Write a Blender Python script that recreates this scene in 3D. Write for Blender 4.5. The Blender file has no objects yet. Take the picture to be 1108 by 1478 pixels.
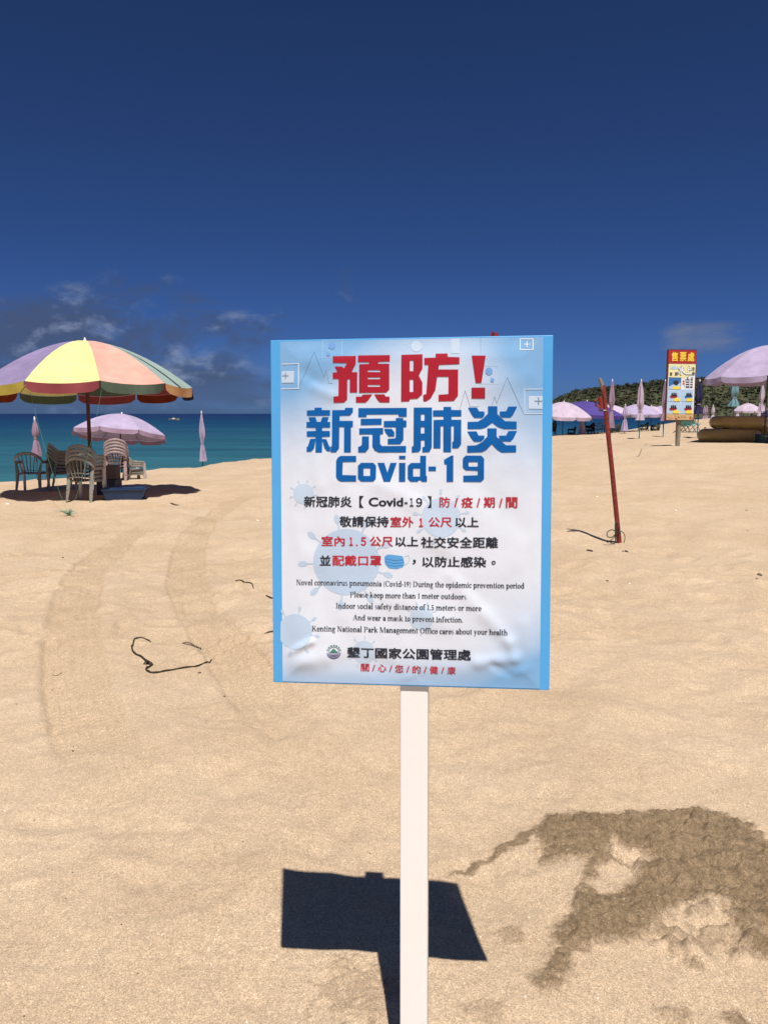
import bpy, bmesh, math, random
import numpy as np
from math import sin, cos, pi, radians
from mathutils import Vector, Matrix, Euler
from mathutils.geometry import tessellate_polygon

scene = bpy.context.scene
COL = scene.collection
random.seed(7)
RNG = np.random.default_rng(7)

# ------------------------------------------------------------------ camera
F, CX, CY, EYE = 1162.0, 554.0, 739.0, 1.5
PITCH = math.atan((CY - 597.0) / F)
cam_d = bpy.data.cameras.new('camera')
cam_d.sensor_fit = 'VERTICAL'
cam_d.sensor_height = 24.0
cam_d.lens = F / 1478.0 * 24.0
cam_d.clip_start = 0.05
cam_d.clip_end = 40000
cam = bpy.data.objects.new('camera', cam_d)
cam.location = (0, 0, EYE)
cam.rotation_euler = (pi / 2 - PITCH, 0, 0)
COL.objects.link(cam)
scene.camera = cam

# ------------------------------------------------------------------ sun and sky
KX, KY = -0.060, 0.476                       # how far a shadow runs per metre of height
SUN_EL = math.atan(1 / math.hypot(KX, KY))
sun_d = bpy.data.lights.new('sun', 'SUN')
sun_d.energy = 5.0
sun_d.angle = radians(0.5)
sun_d.color = (1.0, 0.955, 0.89)
sun = bpy.data.objects.new('sun', sun_d)
sun.rotation_euler = Vector((KX, KY, -1)).to_track_quat('-Z', 'Y').to_euler()
sun.location = (5, -20, 40)
COL.objects.link(sun)

SKY_STRENGTH = 0.068
world = bpy.data.worlds.new('World')
scene.world = world
world.use_nodes = True
wn, wl = world.node_tree.nodes, world.node_tree.links
wn.clear()
def W(t, **k):
    n = wn.new(t)
    for a, b in k.items():
        setattr(n, a, b)
    return n
def wmath(op, a, b=None, c=None, clamp=False):
    n = W('ShaderNodeMath', operation=op, use_clamp=clamp)
    for i, v in enumerate((a, b, c)):
        if v is None: continue
        if isinstance(v, (int, float)): n.inputs[i].default_value = v
        else: wl.new(v, n.inputs[i])
    return n.outputs[0]
def wramp(v, a, b, lo=0.0, hi=1.0):
    n = W('ShaderNodeMapRange', interpolation_type='SMOOTHSTEP')
    wl.new(v, n.inputs['Value'])
    n.inputs['From Min'].default_value = a; n.inputs['From Max'].default_value = b
    n.inputs['To Min'].default_value = lo; n.inputs['To Max'].default_value = hi
    return n.outputs['Result']
sky = W('ShaderNodeTexSky', sky_type='NISHITA', sun_disc=False)
sky.sun_elevation = SUN_EL
sky.sun_rotation = math.atan2(-KX, -KY)
sky.altitude = 3000
sky.air_density = 0.5
sky.dust_density = 10.0
sky.ozone_density = 10.0
back = W('ShaderNodeVectorMath', operation='MULTIPLY'); back.inputs[1].default_value = (0.60, 0.77, 1.0)
wl.new(sky.outputs[0], back.inputs[0])
tc = W('ShaderNodeTexCoord')
sep = W('ShaderNodeSeparateXYZ'); wl.new(tc.outputs['Generated'], sep.inputs[0])
el = sep.outputs['Z']
mp = W('ShaderNodeMapping'); mp.inputs['Scale'].default_value = (1, 1, 1.9)
wl.new(tc.outputs['Generated'], mp.inputs[0])
n1 = W('ShaderNodeTexNoise'); wl.new(mp.outputs[0], n1.inputs['Vector'])
n1.inputs['Scale'].default_value = 7.5; n1.inputs['Detail'].default_value = 8; n1.inputs['Roughness'].default_value = 0.6
n1.inputs['Distortion'].default_value = 0.35
n2 = W('ShaderNodeTexNoise'); wl.new(mp.outputs[0], n2.inputs['Vector'])
n2.inputs['Scale'].default_value = 17.0; n2.inputs['Detail'].default_value = 9; n2.inputs['Roughness'].default_value = 0.6
# the bank of cloud lies low over the sea, thickest to the left
azm = wmath('ADD', wmath('MULTIPLY', sep.outputs['X'], -1.0), wmath('MULTIPLY', sep.outputs['Y'], -0.35))
bank = wramp(azm, -0.38, -0.06)
top = wramp(el, 0.19, 0.09)
wisp = wmath('MULTIPLY', wramp(azm, -0.76, -0.70), wramp(azm, -0.60, -0.66))
wisp = wmath('MULTIPLY', wmath('MULTIPLY', wisp, wramp(el, 0.12, 0.09)), wramp(el, 0.05, 0.08, 0.0, 0.55))
cover = wmath('MAXIMUM', wmath('MULTIPLY', bank, top), wisp)
thr = wmath('SUBTRACT', 0.64, wmath('MULTIPLY', cover, 0.36))
mask = wmath('SUBTRACT', n1.outputs[0], thr)
mask = wramp(mask, 0.0, 0.21)
mask = wmath('MULTIPLY', mask, wramp(el, 0.36, 0.12))
mask = wmath('MULTIPLY', mask, wramp(el, -0.01, 0.05, 0.45, 1.0))
bright = wramp(n2.outputs[0], 0.49, 0.72)
cc = W('ShaderNodeMix', data_type='RGBA')
wl.new(wmath('MAXIMUM', bright, wmath('MULTIPLY', wisp, 0.9, clamp=True)), cc.inputs['Factor'])
cc.inputs['A'].default_value = (0.85, 1.15, 2.0, 1)
cc.inputs['B'].default_value = (3.6, 4.3, 6.0, 1)
mx = W('ShaderNodeMix', data_type='RGBA')
wl.new(wmath('MULTIPLY', mask, 0.76), mx.inputs['Factor'])
wl.new(back.outputs[0], mx.inputs['A'])
wl.new(cc.outputs['Result'], mx.inputs['B'])
bg = W('ShaderNodeBackground'); bg.inputs['Strength'].default_value = SKY_STRENGTH
wo = W('ShaderNodeOutputWorld')
wl.new(mx.outputs['Result'], bg.inputs[0]); wl.new(bg.outputs[0], wo.inputs[0])

scene.view_settings.view_transform = 'Standard'
scene.view_settings.look = 'None'
scene.view_settings.gamma = 1.0
scene.view_settings.use_curve_mapping = False
scene.view_settings.exposure = 0.16
scene.cycles.max_bounces = 8

# ------------------------------------------------------------------ measuring helpers
def ray(px, py):
    c, s = cos(PITCH), sin(PITCH)
    x = (px - CX) / F; v = -(py - CY) / F
    return Vector((x, c + v * s, -s + v * c))
def at(px, py, D):
    """the point of the place seen at a pixel of the photograph, D metres ahead"""
    r = ray(px, py)
    return Vector((0, 0, EYE)) + r * (D / r.y)
def xat(px, D, py=600):
    return at(px, py, D).x
def zat(py, D):
    return at(CX, py, D).z
def to_px(x, y, z):
    c, s = cos(PITCH), sin(PITCH)
    z = z - EYE
    d = np.maximum(y * c - z * s, 1e-3)
    return CX + F * x / d, CY - F * (z * c + y * s) / d

# ------------------------------------------------------------------ numpy noise
_P = RNG.permutation(512)
_G = RNG.uniform(0, 2 * pi, 512)
def _h(ix, iy):
    return _G[(_P[(ix + _P[iy & 511]) & 511])]
def perlin(x, y):
    ix = np.floor(x).astype(np.int64); iy = np.floor(y).astype(np.int64)
    fx = x - ix; fy = y - iy
    u = fx * fx * fx * (fx * (fx * 6 - 15) + 10); v = fy * fy * fy * (fy * (fy * 6 - 15) + 10)
    def g(dx, dy):
        a = _h(ix + dx, iy + dy)
        return np.cos(a) * (fx - dx) + np.sin(a) * (fy - dy)
    a = g(0, 0) * (1 - u) + g(1, 0) * u
    b = g(0, 1) * (1 - u) + g(1, 1) * u
    return (a * (1 - v) + b * v) * 1.5
def fbm(x, y, o=4, r=0.5):
    s = 0; a = 1
    for i in range(o):
        s = s + a * perlin(x + 17.3 * i, y - 9.1 * i); x = x * 2.03; y = y * 2.03; a *= r
    return s
def sstep(a, b, x):
    t = np.clip((x - a) / (b - a), 0, 1)
    return t * t * (3 - 2 * t)

# ------------------------------------------------------------------ mesh helpers
class MB:
    def __init__(self): self.v = []; self.f = []; self.m = []
    def add(self, vs, fs):
        o = len(self.v)
        self.v += [tuple(p) for p in vs]
        self.f += [tuple(i + o for i in f) for f in fs]
        return self
    def box(self, c, s, rot=None, taper=1.0):
        c = Vector(c); hx, hy, hz = s[0] / 2, s[1] / 2, s[2] / 2
        vs = []
        for z in (-1, 1):
            k = taper if z > 0 else 1
            for x, y in ((-1, -1), (1, -1), (1, 1), (-1, 1)):
                p = Vector((x * hx * k, y * hy * k, z * hz))
                if rot is not None: p = rot @ p
                vs.append(c + p)
        return self.add(vs, [(0, 3, 2, 1), (4, 5, 6, 7), (0, 1, 5, 4), (1, 2, 6, 5), (2, 3, 7, 6), (3, 0, 4, 7)])
    def tube(self, path, r, n=8, closed=False, flat=1.0, up=(0, 0, 1), caps=True):
        path = [Vector(p) for p in path]; N = len(path)
        if not hasattr(r, '__len__'): r = [r] * N
        up = Vector(up); rings = []
        for i, p in enumerate(path):
            if closed: t = path[(i + 1) % N] - path[i - 1]
            else: t = path[min(i + 1, N - 1)] - path[max(i - 1, 0)]
            t.normalize()
            a = t.cross(up)
            if a.length < 1e-4: a = t.cross(Vector((0, 1, 0)))
            a.normalize(); b = t.cross(a)
            rings.append([p + a * cos(2 * pi * k / n) * r[i] + b * sin(2 * pi * k / n) * r[i] * flat for k in range(n)])
        vs = [q for ring in rings for q in ring]; fs = []
        M = N if closed else N - 1
        for i in range(M):
            j = (i + 1) % N
            for k in range(n):
                fs.append((i * n + k, i * n + (k + 1) % n, j * n + (k + 1) % n, j * n + k))
        if caps and not closed:
            fs.append(tuple(range(n))[::-1]); fs.append(tuple((N - 1) * n + k for k in range(n)))
        return self.add(vs, fs)
    def cyl(self, a, b, r1, r2=None, n=12):
        return self.tube([a, b], [r1, r1 if r2 is None else r2], n)
    def lathe(self, prof, n=16, c=(0, 0, 0), wob=None):
        vs = []; fs = []
        for i, (r, z) in enumerate(prof):
            for k in range(n):
                a = 2 * pi * k / n
                rr = r if wob is None else wob(r, z, a)
                vs.append((c[0] + rr * cos(a), c[1] + rr * sin(a), c[2] + z))
        for i in range(len(prof) - 1):
            for k in range(n):
                fs.append((i * n + k, i * n + (k + 1) % n, (i + 1) * n + (k + 1) % n, (i + 1) * n + k))
        fs.append(tuple(range(n))[::-1]); fs.append(tuple((len(prof) - 1) * n + k for k in range(n)))
        return self.add(vs, fs)
    def build(self, name, mat, parent=None, smooth=False, kind=None):
        me = bpy.data.meshes.new(name)
        me.from_pydata(self.v, [], self.f); me.update()
        if mat is not None: me.materials.append(mat)
        if smooth:
            me.polygons.foreach_set('use_smooth', [True] * len(me.polygons))
            me.set_sharp_from_angle(angle=radians(50))
        return link(name, me, parent, kind)
def link(name, me, parent=None, kind=None):
    o = bpy.data.objects.new(name, me); COL.objects.link(o)
    if parent is not None: o.parent = parent
    if kind: o['kind'] = kind
    return o
def tag(o, label=None, cat=None, group=None, kind=None):
    if label: o['label'] = label
    if cat: o['category'] = cat
    if group: o['group'] = group
    if kind: o['kind'] = kind
    return o
def thing(name, loc, rz=0, label=None, cat=None, group=None):
    o = bpy.data.objects.new(name, None); COL.objects.link(o)
    o.location = loc; o.rotation_euler = (0, 0, rz); o.empty_display_size = 0.1
    return tag(o, label, cat, group)
def copy_tree(o, parent=None):
    c = o.copy(); COL.objects.link(c)
    if parent is not None: c.parent = parent
    for ch in list(o.children): copy_tree(ch, c)
    return c
def bevel(o, w, seg=2):
    m = o.modifiers.new('bevel', 'BEVEL'); m.width = w; m.segments = seg; m.limit_method = 'ANGLE'; m.angle_limit = radians(40)
    return o

# ------------------------------------------------------------------ materials
def lin(r, g, b):
    f = lambda c: (c / 255 / 12.92) if c / 255 <= 0.04045 else ((c / 255 + 0.055) / 1.055) ** 2.4
    return (f(r), f(g), f(b))
def mat(name, col, rough=0.6, var=0.15, scale=8.0, bump=0.0, bscale=60.0, spec=0.4, trans=0.0, metal=0.0, streak=None):
    m = bpy.data.materials.new(name); m.use_nodes = True
    nt = m.node_tree; n = nt.nodes; l = nt.links
    p = n['Principled BSDF']
    t = n.new('ShaderNodeTexCoord')
    mpn = n.new('ShaderNodeMapping'); l.new(t.outputs['Object'], mpn.inputs[0])
    if streak: mpn.inputs['Scale'].default_value = streak
    ns = n.new('ShaderNodeTexNoise'); l.new(mpn.outputs[0], ns.inputs['Vector'])
    ns.inputs['Scale'].default_value = scale; ns.inputs['Detail'].default_value = 6; ns.inputs['Roughness'].default_value = 0.62
    r = n.new('ShaderNodeMapRange'); l.new(ns.outputs[0], r.inputs['Value'])
    r.inputs['From Min'].default_value = 0.28; r.inputs['From Max'].default_value = 0.72
    r.inputs['To Min'].default_value = 1 - var; r.inputs['To Max'].default_value = 1 + var * 0.6
    mul = n.new('ShaderNodeVectorMath'); mul.operation = 'SCALE'
    mul.inputs[0].default_value = col; l.new(r.outputs['Result'], mul.inputs['Scale'])
    l.new(mul.outputs[0], p.inputs['Base Color'])
    p.inputs['Roughness'].default_value = rough
    p.inputs['Specular IOR Level'].default_value = spec
    p.inputs['Metallic'].default_value = metal
    if bump:
        nb = n.new('ShaderNodeTexNoise'); l.new(mpn.outputs[0], nb.inputs['Vector'])
        nb.inputs['Scale'].default_value = bscale; nb.inputs['Detail'].default_value = 4
        b = n.new('ShaderNodeBump'); b.inputs['Strength'].default_value = bump; b.inputs['Distance'].default_value = 0.01
        l.new(nb.outputs[0], b.inputs['Height']); l.new(b.outputs[0], p.inputs['Normal'])
    if trans:
        tr = n.new('ShaderNodeBsdfTranslucent'); l.new(mul.outputs[0], tr.inputs['Color'])
        ms = n.new('ShaderNodeMixShader'); ms.inputs[0].default_value = trans
        l.new(p.outputs[0], ms.inputs[1]); l.new(tr.outputs[0], ms.inputs[2])
        l.new(ms.outputs[0], n['Material Output'].inputs['Surface'])
    return m
# ------------------------------------------------------------------ the beach
CTRL = [(0, 2, 0), (-1.5, 3, 0), (1.5, 3, .0), (0, 6, 0), (-3, 7, -.01), (3, 8, .0), (-4, 10, 0), (-6, 14, 0.0), (-8.2, 17, -.05), (-3.9, 27, .045),
        (1.6, 33, .24), (8.6, 40, .42), (18.2, 54, .44), (29, 75, .98), (67, 150, .90), (200, 400, .2), (2.7, 9.2, 0.0), (-1, 15, -.03), (0, 22, .05),
        (8, 22, .62), (12, 25, .60), (14, 28, .72), (5, 14, .14), (9, 14, .3), (13, 18, .65), (20, 30, 1.0), (30, 40, 1.2), (60, 80, 1.3), (110, 120, 1.3),
        (-20, -10, 0), (20, -10, .4), (0, -20, .1), (-15, 5, 0), (15, 5, .5), (60, 0, 1.5), (-60, -20, 0), (0, -100, 1), (150, -50, 2), (300, 300, 1.5), (-100, -120, 0)]
CP = np.array(CTRL, float)
def _kern(d): return -np.sqrt(d * d + 9.0)
_A = _kern(np.hypot(CP[:, None, 0] - CP[None, :, 0], CP[:, None, 1] - CP[None, :, 1]))
_n = len(CP)
_M = np.zeros((_n + 1, _n + 1)); _M[:_n, :_n] = _A - 0.02 * np.eye(_n); _M[_n, :_n] = 1; _M[:_n, _n] = 1
_wt = np.linalg.solve(_M, np.append(CP[:, 2], 0))
SHORE = np.array([(-400, -160), (-60, -45), (-24, -12), (-14.5, 6), (-8.6, 17.6), (-4.6, 24), (-1.2, 29), (3.2, 34.5), (9.5, 41), (18.6, 54.5), (31, 78), (72, 156), (160, 330), (330, 640), (500, 760)], float)
def shore_dist(x, y):
    best = np.full(x.shape, 1e9); sg = np.zeros(x.shape)
    for (a, b) in zip(SHORE[:-1], SHORE[1:]):
        d = b - a; L2 = (d ** 2).sum()
        t = np.clip(((x - a[0]) * d[0] + (y - a[1]) * d[1]) / L2, 0, 1)
        qx = a[0] + t * d[0] - x; qy = a[1] + t * d[1] - y
        dist = np.hypot(qx, qy)
        cr = d[0] * (y - a[1]) - d[1] * (x - a[0])      # >0 : left (sea) side
        m = dist < best
        best = np.where(m, dist, best); sg = np.where(m, np.where(cr > 0, -1.0, 1.0), sg)
    return best * sg
SEA = -1.6
def base_h(x, y):
    x = np.asarray(x, float); y = np.asarray(y, float)
    h = np.full(x.shape, _wt[-1])
    for i in range(_n):
        h = h + _wt[i] * _kern(np.hypot(x - CP[i, 0], y - CP[i, 1]))
    near = sstep(9, 5.0, np.hypot(x, y - 2))
    h = h * (1 - near)
    s = shore_dist(x, y)
    s = s + 0.35 * perlin(x * 0.35, y * 0.35)
    drop = np.where(s < 0, -s, 0)
    drop = np.where(drop < 1.2, drop * drop / 2.4, drop - 0.6)
    return h - 0.15 * np.minimum(drop, 60) + np.where(s < 0, 0.0, 0.02 * np.exp(-(s / 1.3) ** 2))
def px_ground(px, py, z=0.0):
    r = ray(px, py); t = (z - EYE) / r.z
    return (r.x * t, r.y * t)
def ground(px, py):
    """where the sand is met by the line of sight through a pixel of the photograph"""
    r = ray(px, py); z = 0.0
    for _ in range(30):
        t = (z - EYE) / r.z
        z = 0.6 * z + 0.4 * float(base_h(r.x * t, r.y * t))
    return Vector((r.x * t, r.y * t, float(base_h(r.x * t, r.y * t))))
def gz(x, y): return float(base_h(x, y))
def poly_sd(px, py, poly):
    """signed distance in the plane to a polygon (inside > 0)"""
    P = np.array(poly, float); best = np.full(px.shape, 1e9); ins = np.zeros(px.shape, bool)
    for a, b in zip(P, np.roll(P, -1, axis=0)):
        d = b - a
        t = np.clip(((px - a[0]) * d[0] + (py - a[1]) * d[1]) / ((d ** 2).sum() + 1e-12), 0, 1)
        best = np.minimum(best, np.hypot(a[0] + t * d[0] - px, a[1] + t * d[1] - py))
        c = ((a[1] > py) != (b[1] > py)) & (px < (b[0] - a[0]) * (py - a[1]) / (b[1] - a[1] + 1e-12) + a[0])
        ins ^= c
    return np.where(ins, best, -best)
def gp(pts): return [px_ground(*p) for p in pts]
def cr(pts, ox=760, oy=1150, s=3.184): return gp([(ox + a / s, oy + b / s) for a, b in pts])
DAMP = cr([(40, 190), (55, 130), (100, 90), (170, 110), (240, 102), (340, 95), (480, 85), (600, 78), (700, 62), (760, 55), (880, 72), (930, 105), (1040, 130), (1060, 180), (1120, 235),
           (1230, 300), (1300, 560), (1180, 760), (1090, 740), (980, 670), (930, 560), (905, 490), (820, 465), (760, 478), (700, 490), (650, 525), (600, 600), (560, 640), (470, 660), (390, 690),
           (300, 715), (205, 745), (190, 830), (150, 900), (80, 930), (35, 880), (60, 800), (110, 740), (150, 690), (115, 650), (160, 570), (205, 540), (205, 480), (250, 420), (270, 285), (65, 328)])
DHOLES = [cr([(330, 315), (530, 325), (480, 400), (400, 445), (310, 462), (280, 440), (320, 370)]), cr([(380, 210), (470, 240), (575, 285), (480, 322), (400, 300)])]
TRAIL = gp([(775, 1197), (745, 1212), (700, 1238), (655, 1252), (640, 1262), (672, 1256), (725, 1236), (775, 1212)])
SPOTS = [(735, 1352, .055, .5), (520, 1440, .13, .40), (495, 1400, .05, .35), (790, 1420, .05, .5), (985, 1362, .08, .55), (1040, 1350, .09, .5), (930, 1330, .06, .45), (1065, 1470, .04, .8), (980, 1475, .05, .45), (700, 1470, .06, .35),
         (1075, 1372, .05, .6), (1000, 1395, .03, .6), (955, 1345, .04, .7), (1100, 1330, .1, .6), (1010, 1310, .06, .5)]
def line_d(x, y, pts):
    P = np.array(pts, float); best = np.full(x.shape, 1e9); side = np.zeros(x.shape); arc = np.zeros(x.shape); acc = 0
    for a, b in zip(P[:-1], P[1:]):
        d = b - a; L = np.hypot(*d)
        t = np.clip(((x - a[0]) * d[0] + (y - a[1]) * d[1]) / L ** 2, 0, 1)
        qx = x - a[0] - t * d[0]; qy = y - a[1] - t * d[1]; dist = np.hypot(qx, qy)
        m = dist < best
        best = np.where(m, dist, best); side = np.where(m, np.sign(d[0] * qy - d[1] * qx) * dist, side); arc = np.where(m, acc + t * L, arc)
        acc += L
    return best, side, arc
TRACKS = [gp([(250, 742), (185, 772), (135, 808), (112, 860), (104, 920), (108, 980), (128, 1050), (165, 1130), (240, 1200)]),
          gp([(390, 705), (335, 722), (295, 750), (272, 790), (268, 840), (290, 890), (335, 945), (400, 1030), (470, 1110)])]

def graded(segs, lo, hi, g=1.055):
    """coordinates with a fine step in the middle that widens outwards"""
    xs = []
    for a, b, st in segs: xs += list(np.arange(a, b, st))
    st = segs[-1][2]; x = segs[-1][1]
    while x < hi: xs.append(x); st *= g; x += st
    xs.append(hi)
    st = segs[0][2]; x = segs[0][0] - st; left = []
    while x > lo: left.append(x); st *= g; x -= st
    left.append(lo)
    return np.array(left[::-1] + xs)
gx = graded([(-3.4, -1.1, .016), (-1.1, .35, .0085), (.35, 1.5, .0055), (1.5, 3.4, .02)], -420, 520)
gy = graded([(1.35, 3.1, .0058), (3.2, 5.5, .013), (5.5, 9, .025), (9, 16, .06)], -160, 760, 1.04)
X, Y = np.meshgrid(gx, gy)
Z = base_h(X, Y)
R = np.hypot(X, Y)
rr_ = (R < 60)
# wind and feet have left soft hollows and low ridges running up the beach
fade = sstep(120, 20, R)
lump = fbm(X * .42 + .3 * Y, Y * .28, 3) * .06 * sstep(2.0, 7, R) + fbm(X * 1.3 - .5 * Y, Y * .9 + .6 * X, 3) * .026
lump += np.maximum(fbm(X * 2.4 + 5, Y * 2.0 - 3, 2), 0) * -.032 * sstep(2.5, 6, R) * (R < 40)
lump += fbm((X + .8 * Y) * 5.0, (Y - .8 * X) * 1.9, 2) * .0045 * (R < 14)
lump += fbm(X * 14, Y * 14, 3) * .0016 * (R < 9)
lump += fbm(X * 60, Y * 60, 2) * .0007 * (R < 4.5)
Z = Z + lump * fade
Z += sstep(.25, .7, perlin(X * .12 + 3, Y * .12)) * .05 * fade * sstep(4, 10, R)
# old footmarks, softened by the wind
fr_ = np.random.default_rng(11)
for k in range(900):
    D_ = 2.3 * (16 ** fr_.uniform(0, 1)); x0 = fr_.uniform(-.55, .55) * D_; a = fr_.uniform(0, pi)
    L_, w_, dp = fr_.uniform(.10, .17), fr_.uniform(.045, .08), fr_.uniform(.004, .014) * (1.6 if D_ > 5 else .45)
    i0, i1 = np.searchsorted(gx, x0 - .5), np.searchsorted(gx, x0 + .5); j0, j1 = np.searchsorted(gy, D_ - .5), np.searchsorted(gy, D_ + .5)
    if i1 <= i0 + 1 or j1 <= j0 + 1: continue
    xx = X[j0:j1, i0:i1] - x0; yy = Y[j0:j1, i0:i1] - D_
    u = (xx * cos(a) + yy * sin(a)) / L_; v = (-xx * sin(a) + yy * cos(a)) / w_
    q = u * u + v * v
    Z[j0:j1, i0:i1] += dp * (-np.exp(-q) + .45 * np.exp(-(np.sqrt(q) - 1.7) ** 2 / .18))
# tyre tracks
trk = np.zeros_like(Z); sel = (X > -5.5) & (X < .4) & (Y > 1.6) & (Y < 18)
for T in TRACKS:
    d, s, arc = line_d(X[sel], Y[sel], T)
    w = sstep(.25, .17, d) * sstep(0.05, 1.5, arc) * sstep(0, 1.6, arc.max() - arc)
    prof = 1.1 * -.020 * sstep(.21, .15, d) + .006 * np.exp(-((d - .23) / .04) ** 2) + .0055 * np.cos(s * 2 * pi / .062) * sstep(.2, .16, d) \
           + .004 * np.cos(arc * 2 * pi / .045 + 2 * np.sign(s)) * sstep(.2, .16, d)
    zz = Z[sel]; zz += prof * w * (.8 + .3 * perlin(arc * 1.1, s * 3)); Z[sel] = zz
    tt = trk[sel]; tt = np.maximum(tt, w * sstep(.21, .15, d)); trk[sel] = tt
# damp sand dug out of the hole for the post
damp = np.zeros_like(Z); sel = (X > -.9) & (X < 2.2) & (Y > 1.3) & (Y < 3.4)
xs, ys = X[sel], Y[sel]
jx = xs + .016 * fbm(xs * 12, ys * 12, 4, .7); jy = ys + .016 * fbm(xs * 12 + 40, ys * 12 + 9, 4, .7)
d = poly_sd(jx, jy, DAMP)
for Hh in DHOLES: d = np.minimum(d, -poly_sd(jx, jy, Hh))
dm = sstep(-.022, .026, d + .010 * fbm(xs * 60, ys * 60, 3, .7))
right = sstep(.62, 1.05, xs) * sstep(2.35, 2.0, ys)
dm = dm * (1 - right * .55 * sstep(-.1, .35, fbm(xs * 9, ys * 9, 3)))
dm = np.maximum(dm, .95 * sstep(-.008, .008, poly_sd(jx, jy, TRAIL)))
lumpy = np.abs(fbm(xs * 26, ys * 26, 4, .6)); 
hgt = dm * (.002 + .010 * sstep(0, .09, d)) + sstep(0, .03, d) * .0075 * lumpy + sstep(0, .02, d) * .008 * np.abs(perlin(xs * 62, ys * 62))
for (a, b, rad, st) in SPOTS:
    qx, qy = px_ground(a, b)
    g = np.exp(-((xs - qx) ** 2 + ((ys - qy) * 1.1) ** 2) / rad ** 2)
    g = sstep(.30, .75, g + .42 * fbm(xs * 24 + a, ys * 24, 4, .65)) * sstep(.05, .35, g)
    dm = np.maximum(dm, g * st); hgt += g * .010 * (.4 + np.abs(fbm(xs * 30, ys * 30, 3)))
# clods thrown out of the hole, and cracks in the heap
cr_g = np.random.default_rng(3)
for k in range(420):
    qx, qy = px_ground(cr_g.uniform(770, 1160), cr_g.uniform(1175, 1400)); rad = cr_g.uniform(.008, .017) * (1.5 if qx > .75 else 1)
    e = (xs - qx) ** 2 + (ys - qy) ** 2
    m_ = e < (3 * rad) ** 2
    if not m_.any() or dm[m_].mean() < .2: continue
    hgt[m_] += rad * .5 * np.exp(-(e[m_] / rad ** 2) ** 2)
hgt -= .010 * dm * sstep(.045, .0, np.abs(perlin(xs * 8 + 3, ys * 11))) * sstep(.5, .8, xs)
damp[sel] = dm; zz = Z[sel]; zz += hgt; Z[sel] = zz
# a few scuffs and dimples
for (a, b, rx, ry, dep) in [(435, 1127, .07, .04, .014), (245, 1195, .12, .03, .008), (370, 1443, .03, .03, .010), (405, 1110, .05, .03, .006), (640, 1330, .05, .06, .008),
                            (110, 1180, .16, .1, .006), (60, 1300, .2, .12, .006), (300, 1330, .2, .15, .005), (900, 1050, .25, .14, .010), (980, 940, .2, .12, .012), (860, 960, .18, .1, .010),
                            (1060, 880, .22, .12, .014), (700, 1090, .2, .12, .007), (960, 860, .15, .1, .012), (1040, 780, .18, .14, .02), (930, 720, .18, .14, .02), (840, 700, .2, .15, .02)]:
    qx, qy = px_ground(a, b)
    Z -= dep * np.exp(-((X - qx) / rx) ** 2 - ((Y - qy) / ry) ** 2)
nx, ny = len(gx), len(gy)
verts = np.stack([X, Y, Z], -1).reshape(-1, 3)
ii = np.arange(nx * ny).reshape(ny, nx)
quads = np.stack([ii[:-1, :-1], ii[:-1, 1:], ii[1:, 1:], ii[1:, :-1]], -1).reshape(-1, 4)
me = bpy.data.meshes.new('sand_beach')
me.vertices.add(len(verts)); me.vertices.foreach_set('co', verts.ravel())
me.loops.add(quads.size); me.loops.foreach_set('vertex_index', quads.ravel().astype(np.int32))
me.polygons.add(len(quads)); me.polygons.foreach_set('loop_start', np.arange(0, quads.size, 4, dtype=np.int32))
me.polygons.foreach_set('use_smooth', np.ones(len(quads), bool))
me.update()
for nm, arr in (('damp', damp), ('track', trk)):
    at_ = me.attributes.new(nm, 'FLOAT', 'POINT'); at_.data.foreach_set('value', arr.ravel().astype(np.float32))
def interp_z(x, y):
    """height of the finished sand"""
    i = min(max(int(np.searchsorted(gx, x)) - 1, 0), nx - 2); j = min(max(int(np.searchsorted(gy, y)) - 1, 0), ny - 2)
    u = (x - gx[i]) / (gx[i + 1] - gx[i]); v = (y - gy[j]) / (gy[j + 1] - gy[j])
    return float(Z[j, i] * (1 - u) * (1 - v) + Z[j, i + 1] * u * (1 - v) + Z[j + 1, i] * (1 - u) * v + Z[j + 1, i + 1] * u * v)
def on_sand(px, py, up=0.0):
    g = ground(px, py); return Vector((g.x, g.y, interp_z(g.x, g.y) + up))

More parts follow.
